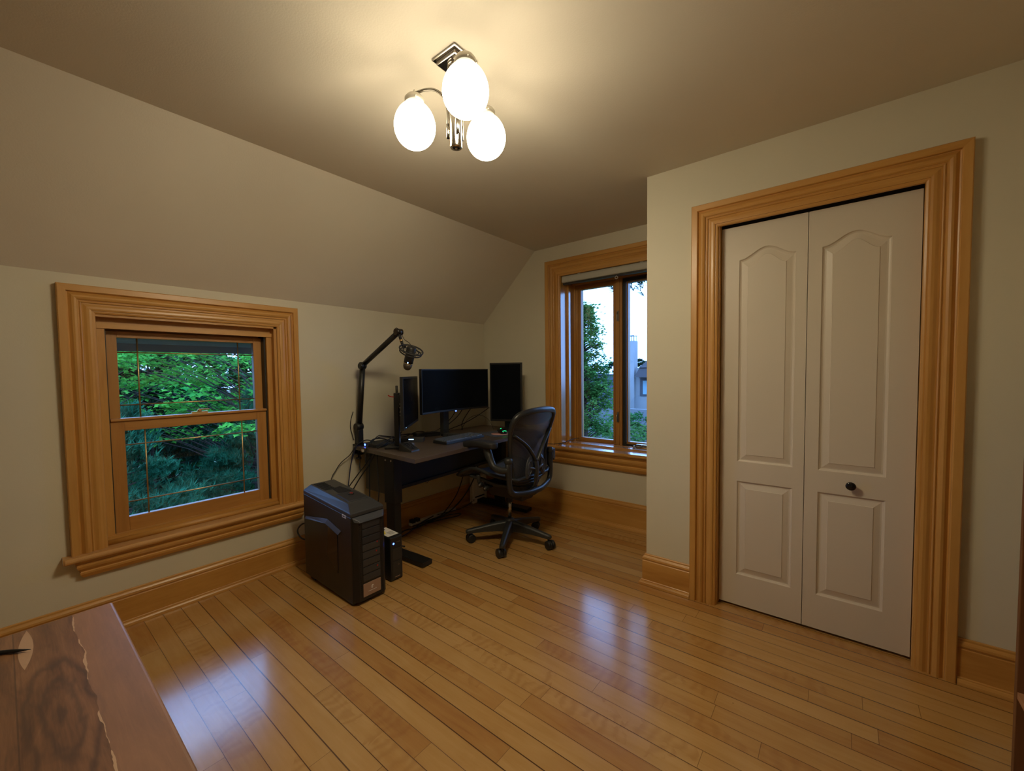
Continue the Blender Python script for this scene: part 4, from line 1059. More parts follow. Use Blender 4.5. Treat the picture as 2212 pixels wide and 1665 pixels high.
m = MB().cyl(A2, (-2.292, Y0, 1.530), 0.010); m.cyl((-2.288, Y0, 1.523), (-2.279, Y0, 1.500), 0.009)
part(ba, 'swivel', m, M['black'])
part(ba, 'thread_adapter', MB().cyl((-2.293, Y0, 1.534), (-2.288, Y0, 1.522), 0.0115), M['brass'], label='brass thread adapter')

mc = thing('microphone', 'black studio microphone hanging upside down in a round shock mount', 'microphone', (-2.235, Y0, 1.42))
ax = Vector((0.38, 0.02, 1.0)).normalized()
Qa = Vector((0, 1, 0)).cross(ax).normalized()
Qb = ax.cross(Qa).normalized()
MBm = Matrix(((Qa.x, Qb.x, ax.x, -2.212), (Qa.y, Qb.y, ax.y, Y0), (Qa.z, Qb.z, ax.z, 1.398), (0, 0, 0, 1))) @ Matrix.Diagonal((1.12, 1.12, 0.90, 1))
m = MB().lathe([(0.0275, -0.028), (0.0280, 0.0), (0.0280, 0.090), (0.024, 0.098), (0.010, 0.100)], T=MBm)
part(mc, 'body', m, M['black'])
m = MB().lathe([(0.0001, -0.082), (0.012, -0.080), (0.020, -0.072), (0.0255, -0.055), (0.0270, -0.030)], T=MBm)
part(mc, 'grille', m, M['steel'], label='dark metal mesh grille')
mc.children[-1].data.materials[0] = plastic('mic_grille_metal', (0.075, 0.062, 0.048), 0.45, 0.6, 900, metal=0.6)
part(mc, 'ring_band', MB().lathe([(0.0284, -0.031), (0.0284, -0.026)], T=MBm), M['brass'])
part(mc, 'status_light', MB().ellipsoid((0.020, -0.020, -0.018), 0.004, 0.004, 0.005, 10, T=MBm), M['led_cyan'])
# shock mount: two elastic-strung rings, tilted
nrm_ = Vector((0.56, -0.08, 1.0)).normalized(); e1 = Vector((1, 0, 0)) - nrm_ * nrm_.x; e1.normalize(); e2 = nrm_.cross(e1)
cc = Vector((-2.190, Y0, 1.452))
def ring(c, r, t, mb, n=40): mb.tube([c + e1 * r * math.cos(a) + e2 * r * math.sin(a) for a in [2 * math.pi * i / n for i in range(n)]], t, 8, closed=True)
m = MB(); ring(cc + nrm_ * 0.009, 0.078, 0.0050, m); ring(cc - nrm_ * 0.010, 0.072, 0.0044, m); ring(cc, 0.052, 0.0036, m)
for i in range(8):
    a = i * math.pi / 4; b = a + 0.35
    m.cyl(cc + nrm_ * 0.012 + e1 * 0.072 * math.cos(a) + e2 * 0.072 * math.sin(a), cc + e1 * 0.030 * math.cos(b) + e2 * 0.030 * math.sin(b), 0.0013, n=6)
    m.cyl(cc - nrm_ * 0.012 + e1 * 0.070 * math.cos(a) + e2 * 0.070 * math.sin(a), cc + e1 * 0.030 * math.cos(b - 0.7) + e2 * 0.030 * math.sin(b - 0.7), 0.0013, n=6)
ring(cc, 0.031, 0.004, m)
m.tube(catmull([(-2.279, Y0, 1.500), (-2.268, Y0, 1.482), tuple(cc - e1 * 0.060 + nrm_ * 0.012)]), 0.006, 8)
m.cyl((-2.300, Y0, 1.492), (-2.275, Y0, 1.496), 0.004)
part(mc, 'shock_mount', m, M['black_soft'])

# ------------------------------------------------------------------ mesh-back office chair (local x = the way it faces, z up)
ch = thing('office_chair', 'graphite mesh-backed office chair on a five star base with casters at the desk', 'chair', (-1.955, 2.490, 0), R(180.5))
def cp(name, mb, mat, par=None, **kw): return mb.build(name, mat, par or ch, **kw)
a0 = -62 - 180.5
m = MB().lathe([(0.030, 0.062), (0.040, 0.075), (0.038, 0.140), (0.034, 0.170), (0.028, 0.176), (0.0145, 0.178)], n=24)
cp('base_hub', m, M['graphite'])
for k in range(5):
    a = R(a0 + 72 * k); T = Matrix.Rotation(a, 4, 'Z')
    secs = [(0.025, 0.030, 0.162, 0.080), (0.10, 0.027, 0.152, 0.084), (0.20, 0.024, 0.132, 0.084), (0.29, 0.021, 0.112, 0.076), (0.328, 0.020, 0.104, 0.072), (0.344, 0.012, 0.098, 0.078)]
    vs = []
    for x, w, zt, zb in secs: vs += [(x, -w, zb), (x, w, zb), (x, w * 0.92, zt - 0.010), (x, w * 0.45, zt), (x, -w * 0.45, zt), (x, -w * 0.92, zt - 0.010)]
    n = 6; fs = [(i * n + j, i * n + (j + 1) % n, (i + 1) * n + (j + 1) % n, (i + 1) * n + j) for i in range(len(secs) - 1) for j in range(n)]
    fs += [tuple(reversed(range(n))), tuple((len(secs) - 1) * n + j for j in range(n))]
    cp('base_leg', MB().add(vs, fs, 0, False, T), M['graphite'], bevel=0.004, bseg=3)
    C0 = T @ Matrix.Translation((0.322, 0, 0)) @ Matrix.Rotation(R([40, 150, -60, 100, 20][k]), 4, 'Z') @ Matrix.Translation((-0.018, 0, 0))
    m = MB()
    for s in (-1, 1):
        m.tube([(0, s * 0.007, 0.0325), (0, s * 0.011, 0.0325), (0, s * 0.027, 0.0325), (0, s * 0.031, 0.0325)], [0.030, 0.0325, 0.0325, 0.027], 20, T=C0)
    m.cyl((0.018, 0, 0.045), (0.018, 0, 0.080), 0.008, T=C0)
    m.tube([(0, -0.009, 0.030), (0, 0.009, 0.030)], [0.030, 0.030], 16, T=C0); m.cyl((0, -0.008, 0.050), (0.018, -0.008, 0.056), 0.007, n=8, T=C0)
    cp('caster', m, M['black'])
cp('gas_lift', MB().cyl((0, 0, 0.176), (0, 0, 0.330), 0.0140), M['chrome'])
m = MB().lathe([(0.024, 0.300), (0.026, 0.310), (0.028, 0.350)], n=20)
m.hexa([(-0.17, -0.065, 0.350), (0.13, -0.075, 0.355), (0.13, 0.075, 0.355), (-0.17, 0.065, 0.350)], [(-0.20, -0.125, 0.480), (0.14, -0.135, 0.470), (0.14, 0.135, 0.470), (-0.20, 0.125, 0.480)])
cp('tilt_mechanism', m, M['black_soft'], bevel=0.008)
# seat
def seat_z(x, y):
    z = 0.538 + 0.022 * (y / 0.25) ** 4 + 0.030 * math.exp(-((x - 0.12) / 0.12) ** 2)
    if x > 0.14: z -= 1.6 * (x - 0.14) ** 2
    return z
def seat_hw(x): return 0.232 + 0.022 * math.sin((x + 0.2) * 3.4)
xs = [-0.20 + 0.50 * i / 20 for i in range(21)]
m = MB(); vs = []; nn = 16
for x in xs:
    for j in range(nn + 1):
        y = (j / nn * 2 - 1) * seat_hw(x); vs.append((x, y, seat_z(x, y)))
fs = [(i * (nn + 1) + j, i * (nn + 1) + j + 1, (i + 1) * (nn + 1) + j + 1, (i + 1) * (nn + 1) + j) for i in range(20) for j in range(nn)]
m.add(vs, fs, 0, True)
cp('seat_mesh', m, M['seat_fabric'], fix=False)
rim = [(x, -seat_hw(x), seat_z(x, seat_hw(x))) for x in xs] + [(0.315, y_, seat_z(0.30, y_) - 0.006) for y_ in (-0.20, -0.12, 0.0, 0.12, 0.20)] + [(x, seat_hw(x), seat_z(x, seat_hw(x))) for x in reversed(xs)] + [(-0.215, y_, 0.540) for y_ in (0.19, 0.1, 0, -0.1, -0.19)]
m = MB().tube(rim, 0.0135, 10, closed=True, flat=(1.25, 1.0))
cp('seat_frame', m, M['graphite'])
m = MB()
for s in (-1, 1):
    m.tube(catmull([(-0.16, s * 0.10, 0.465), (0.0, s * 0.17, 0.475), (0.10, s * 0.20, 0.505), (0.20, s * 0.225, 0.525)]), 0.014, 10)
    m.tube(catmull([(0.08, s * 0.08, 0.44), (0.10, s * 0.17, 0.45), (0.11, s * 0.225, 0.49), (0.11, s * 0.235, 0.545)]), 0.015, 10)
m.tube(catmull([(-0.17, -0.2, 0.52), (-0.20, -0.1, 0.50), (-0.21, 0, 0.49), (-0.20, 0.1, 0.50), (-0.17, 0.2, 0.52)]), 0.016, 10)
cp('seat_support', m, M['graphite'])
for yy, xx, zz in ((0.205, 0.095, 0.470), (0.215, 0.035, 0.455)):
    m = MB().cyl((xx, yy - 0.05, zz), (xx, yy, zz), 0.007); m.tube([(xx, yy, zz), (xx, yy + 0.008, zz), (xx, yy + 0.034, zz), (xx, yy + 0.040, zz)], [0.014, 0.018, 0.018, 0.013], 14)
    cp('tilt_knob', m, M['black'])
    cp('knob_cap', MB().ellipsoid((xx, yy + 0.040, zz), 0.009, 0.003, 0.009, 12), M['steel'])
# backrest: outline widens upward, with a softly arched top
BXT = [(0.40, -0.205), (0.52, -0.210), (0.57, -0.213), (0.64, -0.210), (0.70, -0.209), (0.76, -0.215), (0.82, -0.227), (0.88, -0.243), (0.94, -0.262), (1.04, -0.298)]
def bx_(z, y):      # surface x at height z
    x = BXT[-1][1]
    for (za, xa), (zb, xb) in zip(BXT, BXT[1:]):
        if z <= zb: x = xa + (xb - xa) * (z - za) / (zb - za); break
    return x + 0.5 * y * y
hw = [(0.520, 0.150), (0.532, 0.190), (0.56, 0.208), (0.62, 0.214), (0.70, 0.222), (0.80, 0.240), (0.88, 0.254), (0.94, 0.257), (0.98, 0.245), (1.005, 0.218), (1.018, 0.18)]
def hwz(z):
    for (za, wa), (zb, wb) in zip(hw, hw[1:]):
        if z <= zb: return wa + (wb - wa) * (z - za) / (zb - za)
    return hw[-1][1]
loop = [(w, z) for z, w in hw] + [(0.10, 1.028), (0.0, 1.032), (-0.10, 1.028)] + [(-w, z) for z, w in reversed(hw)] + [(-0.08, 0.513), (0.0, 0.511), (0.08, 0.513)]
lp = [Vector((bx_(z, y), y, z)) for y, z in loop]
# smooth the closed loop
sm = []
N_ = len(lp)
for i in range(N_):
    a_, b_, c_, d_ = lp[i - 1], lp[i], lp[(i + 1) % N_], lp[(i + 2) % N_]
    for k in range(4):
        t = k / 4; sm.append(0.5 * ((2 * b_) + (c_ - a_) * t + (2 * a_ - 5 * b_ + 4 * c_ - d_) * t * t + (3 * b_ - a_ - 3 * c_ + d_) * t ** 3))
m = MB(); rr = [0.0165 + 0.005 * max(0.0, min(1.0, (p.z - 0.85) / 0.15)) for p in sm]
m.tube(sm, rr, 12, closed=True, flat=(1.0, 1.0))
cp('back_frame', m, M['chair_frame'])
m = MB(); vs = []; rowsn = 30
zz_ = [0.518 + (1.026 - 0.518) * i / rowsn for i in range(rowsn + 1)]
for z in zz_:
    w = hwz(z) if z < 1.018 else 0.14
    for j in range(nn + 1):
        y = (j / nn * 2 - 1) * w; vs.append((bx_(z, y), y, z))
fs = [(i * (nn + 1) + j, i * (nn + 1) + j + 1, (i + 1) * (nn + 1) + j + 1, (i + 1) * (nn + 1) + j) for i in range(rowsn) for j in range(nn)]
m.add(vs, fs, 0, True); cp('back_mesh', m, M['mesh'], fix=False)
# smooth band under the top edge
m = MB(); vs = []
for z in (0.955, 0.975, 0.995, 1.012):
    for j in range(nn + 1):
        y = (j / nn * 2 - 1) * (hwz(z) - 0.01); vs.append((bx_(z, y) - 0.004, y, z - 0.03 * (1 - (j / nn * 2 - 1) ** 2) * (1.012 - z) / 0.057))
m.add(vs, [(i * (nn + 1) + j, i * (nn + 1) + j + 1, (i + 1) * (nn + 1) + j + 1, (i + 1) * (nn + 1) + j) for i in range(3) for j in range(nn)], 0, True)
cp('top_band', m, M['graphite_lite'], fix=False)
# rear Y-shaped support and lumbar pads
m = MB()
for s in (-1, 1):
    m.tube(catmull([(-0.250, s * 0.010, 0.655), (-0.252, s * 0.045, 0.705), (-0.245, s * 0.120, 0.785), (bx_(0.86, 0.235) - 0.012, s * 0.232, 0.865)]), 0.0125, 10, flat=(1.4, 0.8))
m.tube(catmull([(-0.250, 0, 0.67), (-0.256, 0, 0.60), (-0.250, 0, 0.53), (-0.235, 0, 0.47), (-0.19, 0, 0.43)]), [0.013] * 33, 10, flat=(1.8, 0.8))
cp('back_spine', m, M['graphite'])
m = MB()
for s in (-1, 1):
    Tm = Matrix.Translation((-0.243, s * 0.085, 0.615)) @ Matrix.Rotation(R(s * 14), 4, 'X')
    m.ellipsoid((0, 0, 0), 0.010, 0.038, 0.082, 18, T=Tm)
    m.tube([Tm @ Vector((-0.011, 0.024 * math.cos(a), 0.052 * math.sin(a))) for a in [i * math.pi / 10 for i in range(20)]], 0.004, 6, closed=True)
    m.tube(catmull([(-0.250, s * 0.012, 0.59), (-0.256, s * 0.045, 0.605), (-0.250, s * 0.085, 0.615)]), 0.009, 8)
cp('lumbar_pads', m, M['graphite_lite'])
# U-shaped yoke carrying both arms
Yk = [(-0.205, 0.266, 0.700), (-0.205, 0.268, 0.62), (-0.205, 0.266, 0.53), (-0.207, 0.250, 0.475), (-0.216, 0.205, 0.448), (-0.240, 0.10, 0.436), (-0.246, 0.0, 0.434)]
m = MB().tube(catmull(Yk + [(x, -y, z) for x, y, z in reversed(Yk[:-1])]), 0.0185, 12, flat=(1.2, 1.0))
m.tube(catmull([(-0.245, 0.0, 0.436), (-0.22, 0, 0.42), (-0.17, 0, 0.41)]), 0.026, 10)
cp('yoke', m, M['chair_frame'])
for s in (-1, 1):
    post = MB().tube([(-0.200, s * 0.268, 0.57), (-0.200, s * 0.268, 0.69)], 0.023, 14)
    post.lathe([(0.022, 0), (0.029, 0.006), (0.029, 0.030), (0.020, 0.040)], (-0.200, s * 0.268, 0.672), 18)
    ap = cp('armrest', post, M['graphite'])
    m = MB().tube(catmull([(-0.200, s * 0.272, 0.628), (-0.150, s * 0.285, 0.622), (-0.085, s * 0.290, 0.640), (-0.050, s * 0.288, 0.695), (-0.015, s * 0.285, 0.768)]), [0.022] * 9 + [0.023] * 8 + [0.025] * 8 + [0.028] * 8, 12, flat=(1.0, 1.1))
    cp('arm_bracket', m, M['graphite'], ap)
    prof = []
    pts = [(-0.130, 0.032), (-0.105, 0.046), (-0.03, 0.052), (0.06, 0.052), (0.14, 0.048), (0.170, 0.040), (0.185, 0.024)]
    Tm = Matrix.Translation((0.018, s * 0.285, 0.797)) @ Matrix.Rotation(R(-s * 4), 4, 'Z')
    outline = [(x, -w) for x, w in pts] + [(x, w) for x, w in reversed(pts)]
    n = len(outline)
    layers = [(-0.030, 0.76), (-0.018, 0.95), (0.000, 1.0), (0.016, 0.95), (0.023, 0.78)]
    vs = [(x * (0.96 + 0.04 * k), y * k, z - 0.010 * (1 if x > 0.12 else 0) - (0.10 * (abs(x) - 0.08) if abs(x) > 0.08 else 0)) for z, k in layers for x, y in outline]
    fs = [(i * n + j, i * n + (j + 1) % n, (i + 1) * n + (j + 1) % n, (i + 1) * n + j) for i in range(len(layers) - 1) for j in range(n)] + [tuple(reversed(range(n))), tuple((len(layers) - 1) * n + j for j in range(n))]
    pm = MB().add(vs, fs, 0, True, Tm)
    cp('arm_pad', pm, M['black_soft'], ap, subsurf=1)
m = MB().box(-0.225, -0.180, -0.312, -0.285, 0.62, 0.70); m.cyl((-0.20, -0.30, 0.675), (-0.20, -0.325, 0.675), 0.016); m.box(-0.212, -0.190, -0.325, -0.315, 0.60, 0.675)
cp('height_lever', m, M['graphite_lite'], bevel=0.004)

# ------------------------------------------------------------------ figured wood table at the lower left, with a pen
tb = thing('wooden_table', 'figured reddish wood slab table in the near left corner of the room', 'table', (-0.80, -0.42, 0))
tx0, tx1, ty0, ty1 = -1.372, -0.20, -1.02, 0.156
m = MB().box(tx0, tx1, ty0, ty1, 0.712, 0.750)
part(tb, 'tabletop', m, M['slab'], bevel=0.006, bseg=3)
for x in (tx0 + 0.10, tx1 - 0.10):
    for y in (ty0 + 0.10, ty1 - 0.10):
        part(tb, 'leg', MB().hexa([(x - 0.018, y - 0.018, 0), (x + 0.018, y - 0.018, 0), (x + 0.018, y + 0.018, 0), (x - 0.018, y + 0.018, 0)],
             [(x - 0.03, y - 0.03, 0.712), (x + 0.03, y - 0.03, 0.712), (x + 0.03, y + 0.03, 0.712), (x - 0.03, y + 0.03, 0.712)]), M['bookwood'], bevel=0.002)
pn = thing('pen', 'black pen lying near the edge of the wooden table', 'pen', (-1.30, -0.04, 0.7555))
pd = Vector((-1.2515, 0.0175, 0.7540)); pu = Vector((-0.037, -0.042, 0)).normalized()
m = MB().tube([pd, pd + pu * 0.018, pd + pu * 0.030, pd + pu * 0.135, pd + pu * 0.140], [0.0006, 0.0026, 0.0036, 0.0036, 0.003], 10)
part(pn, 'barrel', m, M['black'])
part(pn, 'pocket_clip', MB().tube([pd + pu * 0.135 + Vector((0, 0, 0.0045)), pd + pu * 0.095 + Vector((0, 0, 0.005))], 0.001, 6), M['steel'])

# ------------------------------------------------------------------ bookcase at the right edge
bc = thing('bookcase', 'open dark wooden bookcase at the right edge beside the closet', 'bookcase', (0.585, 1.50, 0))
bx0, bx1, by0, by1, bz = 0.425, 0.745, 1.02, 1.95, 1.235
for y in (by0, by1 - 0.022):
    part(bc, 'side_panel', MB().box(bx0, bx1, y, y + 0.022, 0, bz), M['bookwood'], bevel=0.0015)
part(bc, 'back_panel', MB().box(bx1 - 0.008, bx1, by0 + 0.022, by1 - 0.022, 0.0, bz), M['bookwood'])
for z in (0.055, 0.305, 0.800, 1.212):
    part(bc, 'shelf', MB().box(bx0 + 0.002, bx1 - 0.008, by0 + 0.022, by1 - 0.022, z - 0.010, z + 0.010), M['bookshelf'])
part(bc, 'plinth', MB().box(bx0 + 0.02, bx0 + 0.034, by0 + 0.022, by1 - 0.022, 0, 0.045), M['bookwood'])

# ------------------------------------------------------------------ cables
cable('microphone_cable', 'thin black cable looping from the boom arm tip down to the microphone', [(-2.345, 1.741, 1.582), (-2.325, 1.73, 1.605), (-2.30, 1.725, 1.612), (-2.265, 1.73, 1.585), (-2.245, 1.74, 1.535), (-2.205, 1.748, 1.51), (-2.176, Y0, 1.480)], 0.0020)
cable('arm_cable', 'black cable hanging along the foot of the boom arm', [(-2.862, 1.722, 1.02), (-2.868, 1.705, 0.96), (-2.870, 1.700, 0.90), (-2.866, 1.712, 0.84), (-2.860, 1.72, 0.80)], 0.0028)
Z = ZD + 0.005
cable('desk_cable', 'black cable from the drive box along the desk back to the curved monitor stand', [(-2.70, 1.75, Z + 0.024), (-2.74, 1.86, Z + 0.05), (-2.78, 2.0, Z + 0.03), (-2.75, 2.2, Z + 0.01), (-2.72, 2.30, Z + 0.03), (-2.68, 2.42, Z + 0.03)], 0.0035, group='cables across the back of the desk')
cable('desk_cable', 'black cable arching over the drive box behind the left monitor', [(-2.66, 1.74, Z + 0.028), (-2.72, 1.84, Z + 0.065), (-2.77, 1.93, Z + 0.05), (-2.76, 2.10, Z + 0.02), (-2.80, 2.30, Z + 0.04), (-2.82, 2.45, Z)], 0.0035, group='cables across the back of the desk')
cable('desk_cable', 'black cable passing behind the left monitor column toward the adapter brick', [(-2.62, 1.735, Z + 0.010), (-2.66, 1.88, Z + 0.035), (-2.68, 1.97, Z + 0.04), (-2.79, 2.14, Z + 0.035), (-2.78, 2.25, Z + 0.03)], 0.0030, group='cables across the back of the desk')
cable('desk_cable', 'cable from the lower edge of the left monitor down to the desk top', [(-2.50, 1.93, 0.93), (-2.52, 1.91, 0.87), (-2.56, 1.88, 0.81), (-2.60, 1.83, Z), (-2.62, 1.76, Z)], 0.0035)
cable('desk_cable', 'black cable bending over the desk corner beside the boom clamp', [(-2.70, 1.80, Z + 0.028), (-2.76, 1.76, Z + 0.04), (-2.80, 1.715, Z + 0.01), (-2.81, 1.685, 0.73), (-2.82, 1.672, 0.66)], 0.0045, group='cables across the back of the desk')
cable('desk_cable', 'thick cable curling over the drive box toward the desk edge', [(-2.64, 1.92, Z + 0.01), (-2.68, 1.86, Z + 0.045), (-2.69, 1.78, Z + 0.05), (-2.66, 1.715, Z + 0.02), (-2.655, 1.688, 0.74), (-2.66, 1.69, 0.66)], 0.005, group='cables across the back of the desk')
cable('desk_cable', 'black cable snaking between the drive box and the hub', [(-2.58, 1.74, Z), (-2.62, 1.84, Z + 0.02), (-2.70, 1.95, Z + 0.045), (-2.74, 2.02, Z + 0.03), (-2.82, 2.12, Z + 0.03), (-2.80, 2.28, Z + 0.02)], 0.004, group='cables across the back of the desk')
cable('display_cable', 'black cable hanging from the left half of the curved monitor', [(-2.55, 2.52, 1.00), (-2.60, 2.52, 0.93), (-2.67, 2.50, 0.86), (-2.72, 2.42, 0.80), (-2.80, 2.25, Z)], 0.003)
cable('display_cable', 'cable dropping from the middle of the curved monitor to the desk', [(-2.56, 2.62, 1.00), (-2.62, 2.60, 0.92), (-2.68, 2.55, 0.85), (-2.72, 2.50, 0.79)], 0.0035)
cable('display_cable', 'steep black cable behind the right half of the curved monitor', [(-2.60, 2.80, 1.02), (-2.66, 2.77, 0.93), (-2.72, 2.76, 0.84), (-2.76, 2.80, Z)], 0.0035)
cable('display_cable', 'long slanting black cable from the portrait monitor to the desk', [(-2.52, 2.92, 0.98), (-2.62, 2.86, 0.90), (-2.72, 2.78, 0.83), (-2.80, 2.72, 0.79), (-2.83, 2.65, Z)], 0.0035)
cable('looped_cable', 'thin cable looping up behind the portrait monitor', [(-2.76, 2.78, Z), (-2.74, 2.86, 0.86), (-2.68, 2.94, 0.90), (-2.58, 2.97, 0.86), (-2.50, 2.96, Z)], 0.002)
cable('hanging_cable', 'black cable falling from the desk corner to the back of the tower', [(-2.80, 1.690, 0.76), (-2.83, 1.665, 0.70), (-2.845, 1.60, 0.65), (-2.85, 1.56, 0.60), (-2.84, 1.52, 0.55), (-2.80, 1.46, 0.42)], 0.0032)
cable('hanging_cable', 'navy cable falling straight from the desk corner behind the tower', [(-2.78, 1.690, 0.765), (-2.80, 1.675, 0.70), (-2.815, 1.66, 0.62), (-2.81, 1.64, 0.52), (-2.79, 1.60, 0.35)], 0.0040, M['cable_blue'])
cable('hanging_cable', 'black cable slanting from under the desk down behind the tower top', [(-2.60, 1.715, 0.745), (-2.66, 1.70, 0.66), (-2.73, 1.66, 0.56), (-2.79, 1.60, 0.44), (-2.80, 1.55, 0.33)], 0.0042)
cable('hanging_cable', 'second slanting black cable beside it, a little to the right', [(-2.57, 1.715, 0.745), (-2.63, 1.70, 0.65), (-2.69, 1.66, 0.55), (-2.72, 1.60, 0.44), (-2.74, 1.53, 0.30)], 0.0046)
cable('hanging_cable', 'black cable hanging straight in front of the brown end board', [(-2.63, 1.712, 0.745), (-2.64, 1.708, 0.66), (-2.645, 1.706, 0.52), (-2.64, 1.70, 0.40), (-2.62, 1.66, 0.22)], 0.0050)
cable('hanging_cable', 'black cable hanging near the desk leg over the end board', [(-2.55, 1.714, 0.745), (-2.545, 1.71, 0.64), (-2.53, 1.705, 0.52), (-2.525, 1.70, 0.42), (-2.53, 1.66, 0.20)], 0.0040)
cable('dangling_plug', 'short dangling cable with a plug below the boom arm clamp', [(-2.805, 1.735, 0.69), (-2.80, 1.73, 0.65), (-2.79, 1.72, 0.61), (-2.775, 1.715, 0.575)], 0.0045)
m = MB().prism([(-2.700, 1.682), (-2.672, 1.680), (-2.672, 1.6835), (-2.700, 1.6855)], ZD - 0.024, ZD - 0.006)
m.build('cable_label', M['label_white'], None, origin=(-2.686, 1.683, ZD - 0.024), label='small white tag on a cable at the left edge of the desktop', cat='tag')
cable('drop_cable', 'thin black cable curving from under the desk to the floor by the baseboard', [(-2.78, 2.88, 0.74), (-2.79, 2.87, 0.52), (-2.79, 2.84, 0.34), (-2.78, 2.74, 0.17), (-2.77, 2.60, 0.06), (-2.77, 2.50, 0.012), (-2.78, 2.35, 0.008)], 0.004)
cable('drop_cable', 'thicker black cable curving to the floor nearer the white console', [(-2.66, 2.93, 0.74), (-2.68, 2.94, 0.50), (-2.70, 2.92, 0.34), (-2.73, 2.82, 0.17), (-2.75, 2.68, 0.06), (-2.76, 2.55, 0.014), (-2.74, 2.35, 0.008), (-2.72, 2.15, 0.008)], 0.005)
cable('small_loop', 'tiny wire loop hanging under the modesty panel', [(-2.50, 2.10, 0.485), (-2.50, 2.11, 0.455), (-2.50, 2.13, 0.44), (-2.50, 2.15, 0.455), (-2.50, 2.16, 0.485)], 0.0015)
cable('floor_cable', 'black cable lying in a wide loop on the floor under the desk', [(-2.78, 2.20, 0.006), (-2.76, 2.40, 0.006), (-2.74, 2.58, 0.006), (-2.69, 2.68, 0.006), (-2.66, 2.62, 0.006), (-2.70, 2.48, 0.006), (-2.74, 2.30, 0.006), (-2.74, 2.14, 0.006)], 0.0042, group='cables on the floor under the desk')
cable('floor_cable', 'navy cable snaking from the power strip plug toward the desk foot', [(-2.80, 2.45, 0.02), (-2.78, 2.30, 0.010), (-2.73, 2.18, 0.008), (-2.68, 2.05, 0.007), (-2.66, 1.92, 0.007)], 0.0045, M['cable_blue'], group='cables on the floor under the desk')
cable('floor_cable', 'thin cable running along the floor to the white console', [(-2.80, 2.50, 0.02), (-2.79, 2.66, 0.008), (-2.785, 2.82, 0.006), (-2.80, 2.95, 0.02), (-2.825, 3.02, 0.06)], 0.0035, group='cables on the floor under the desk')
cable('floor_cable', 'cable bundle end beside the desk leg on the floor', [(-2.74, 2.14, 0.01), (-2.70, 2.04, 0.03), (-2.66, 1.96, 0.02), (-2.60, 1.88, 0.006), (-2.50, 1.90, 0.006)], 0.005, group='cables on the floor under the desk')
cable('window_cable', 'thin black cable running from behind the chair across the sill to the tall window', [(-2.18, 3.10, 0.72), (-2.12, 3.14, 0.665), (-2.04, 3.18, 0.650), (-1.975, 3.22, 0.650), (-1.93, 3.29, 0.656), (-1.925, 3.36, 0.668), (-1.915, 3.47, 0.672), (-1.90, 3.50, 0.672)], 0.0032)
cable('tower_cable', 'black cable bulging from behind the lower part of the tower', [(-2.630, 1.26, 0.34), (-2.68, 1.225, 0.335), (-2.71, 1.205, 0.29), (-2.69, 1.22, 0.24), (-2.630, 1.26, 0.22)], 0.005)
ps = thing('power_strip', 'white power strip lying on the floor along the baseboard', 'power strip', (-2.81, 2.37, 0))
part(ps, 'body', MB().box(-2.838, -2.800, 2.20, 2.74, 0.0, 0.022), M['label_white'], bevel=0.004)
for yy in (2.225, 2.275): part(ps, 'plug', MB().box(-2.836, -2.79, yy - 0.018, yy + 0.018, 0.022, 0.050), M['black'], bevel=0.004)

# ------------------------------------------------------------------ outside: eave, trees, neighbouring house
rng = random.Random(7)
m = MB()
for i in range(4):
    x1_ = -3.12 - i * 0.12; m.box(x1_ - 0.116, x1_, -3.5, 5.0, 1.527, 1.540)
m.box(-3.625, -3.600, -3.5, 5.0, 1.477, 1.70); m.box(-3.60, -3.12, -3.5, 5.0, 1.545, 1.56)
for i in range(2): m.box(-3.631, -3.625, -3.5, 5.0, 1.56 + i * 0.06, 1.565 + i * 0.06)
m.build('roof_eave', M['siding'], kind='structure')

MAPLE = leaf_material('maple_leaf', (0.030, 0.26, 0.050), (0.15, 0.50, 0.065), 0.35)
MAPLE2 = leaf_material('maple_leaf_painted_shade', (0.016, 0.085, 0.028), (0.045, 0.18, 0.045), 0.3)  # darker copy of the maple leaf, shade put into its colour
PINE = leaf_material('pine_needle', (0.018, 0.115, 0.062), (0.055, 0.25, 0.12), 0.25)
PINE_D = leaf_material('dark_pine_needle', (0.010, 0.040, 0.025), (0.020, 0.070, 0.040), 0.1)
YOUNG = leaf_material('young_tree_leaf', (0.045, 0.15, 0.040), (0.14, 0.30, 0.070), 0.35)
SHRUB = leaf_material('shrub_leaf', (0.040, 0.12, 0.035), (0.10, 0.21, 0.055), 0.3)
BARK = paint('tree_bark', (0.055, 0.040, 0.032), 0.9, 0.5, 40, 0.2)
GRASS = paint('lawn', (0.045, 0.085, 0.035), 0.9, 0.5, 60, 0.3)
MB().box(-120, 60, -60, 4.0, -3.3, -3.0).box(-120, 60, 4.0, 160, -3.3, -3.0).build('ground', GRASS, kind='structure')

def leaf(mb, c, size, tilt=0.5, rnd=rng):
    a = rnd.uniform(0, 2 * math.pi); n = Vector((rnd.gauss(0, tilt), rnd.gauss(0, tilt), 1)).normalized()
    e1 = n.orthogonal().normalized(); e1 = Matrix.Rotation(a, 3, n) @ e1; e2 = n.cross(e1)
    s = size * rnd.uniform(0.7, 1.2)
    pts = [(-0.5, 0), (-0.12, 0.22), (-0.05, 0.5), (0.16, 0.24), (0.55, 0.0), (0.16, -0.24), (-0.05, -0.5), (-0.12, -0.22)]
    b = len(mb.v)
    mb.v += [c + e1 * (x * s) + e2 * (y * s) - n * (abs(y) * 0.25 * s) for x, y in pts]
    mb.f.append([b + i for i in range(8)]); mb.m.append(0); mb.s.append(False)

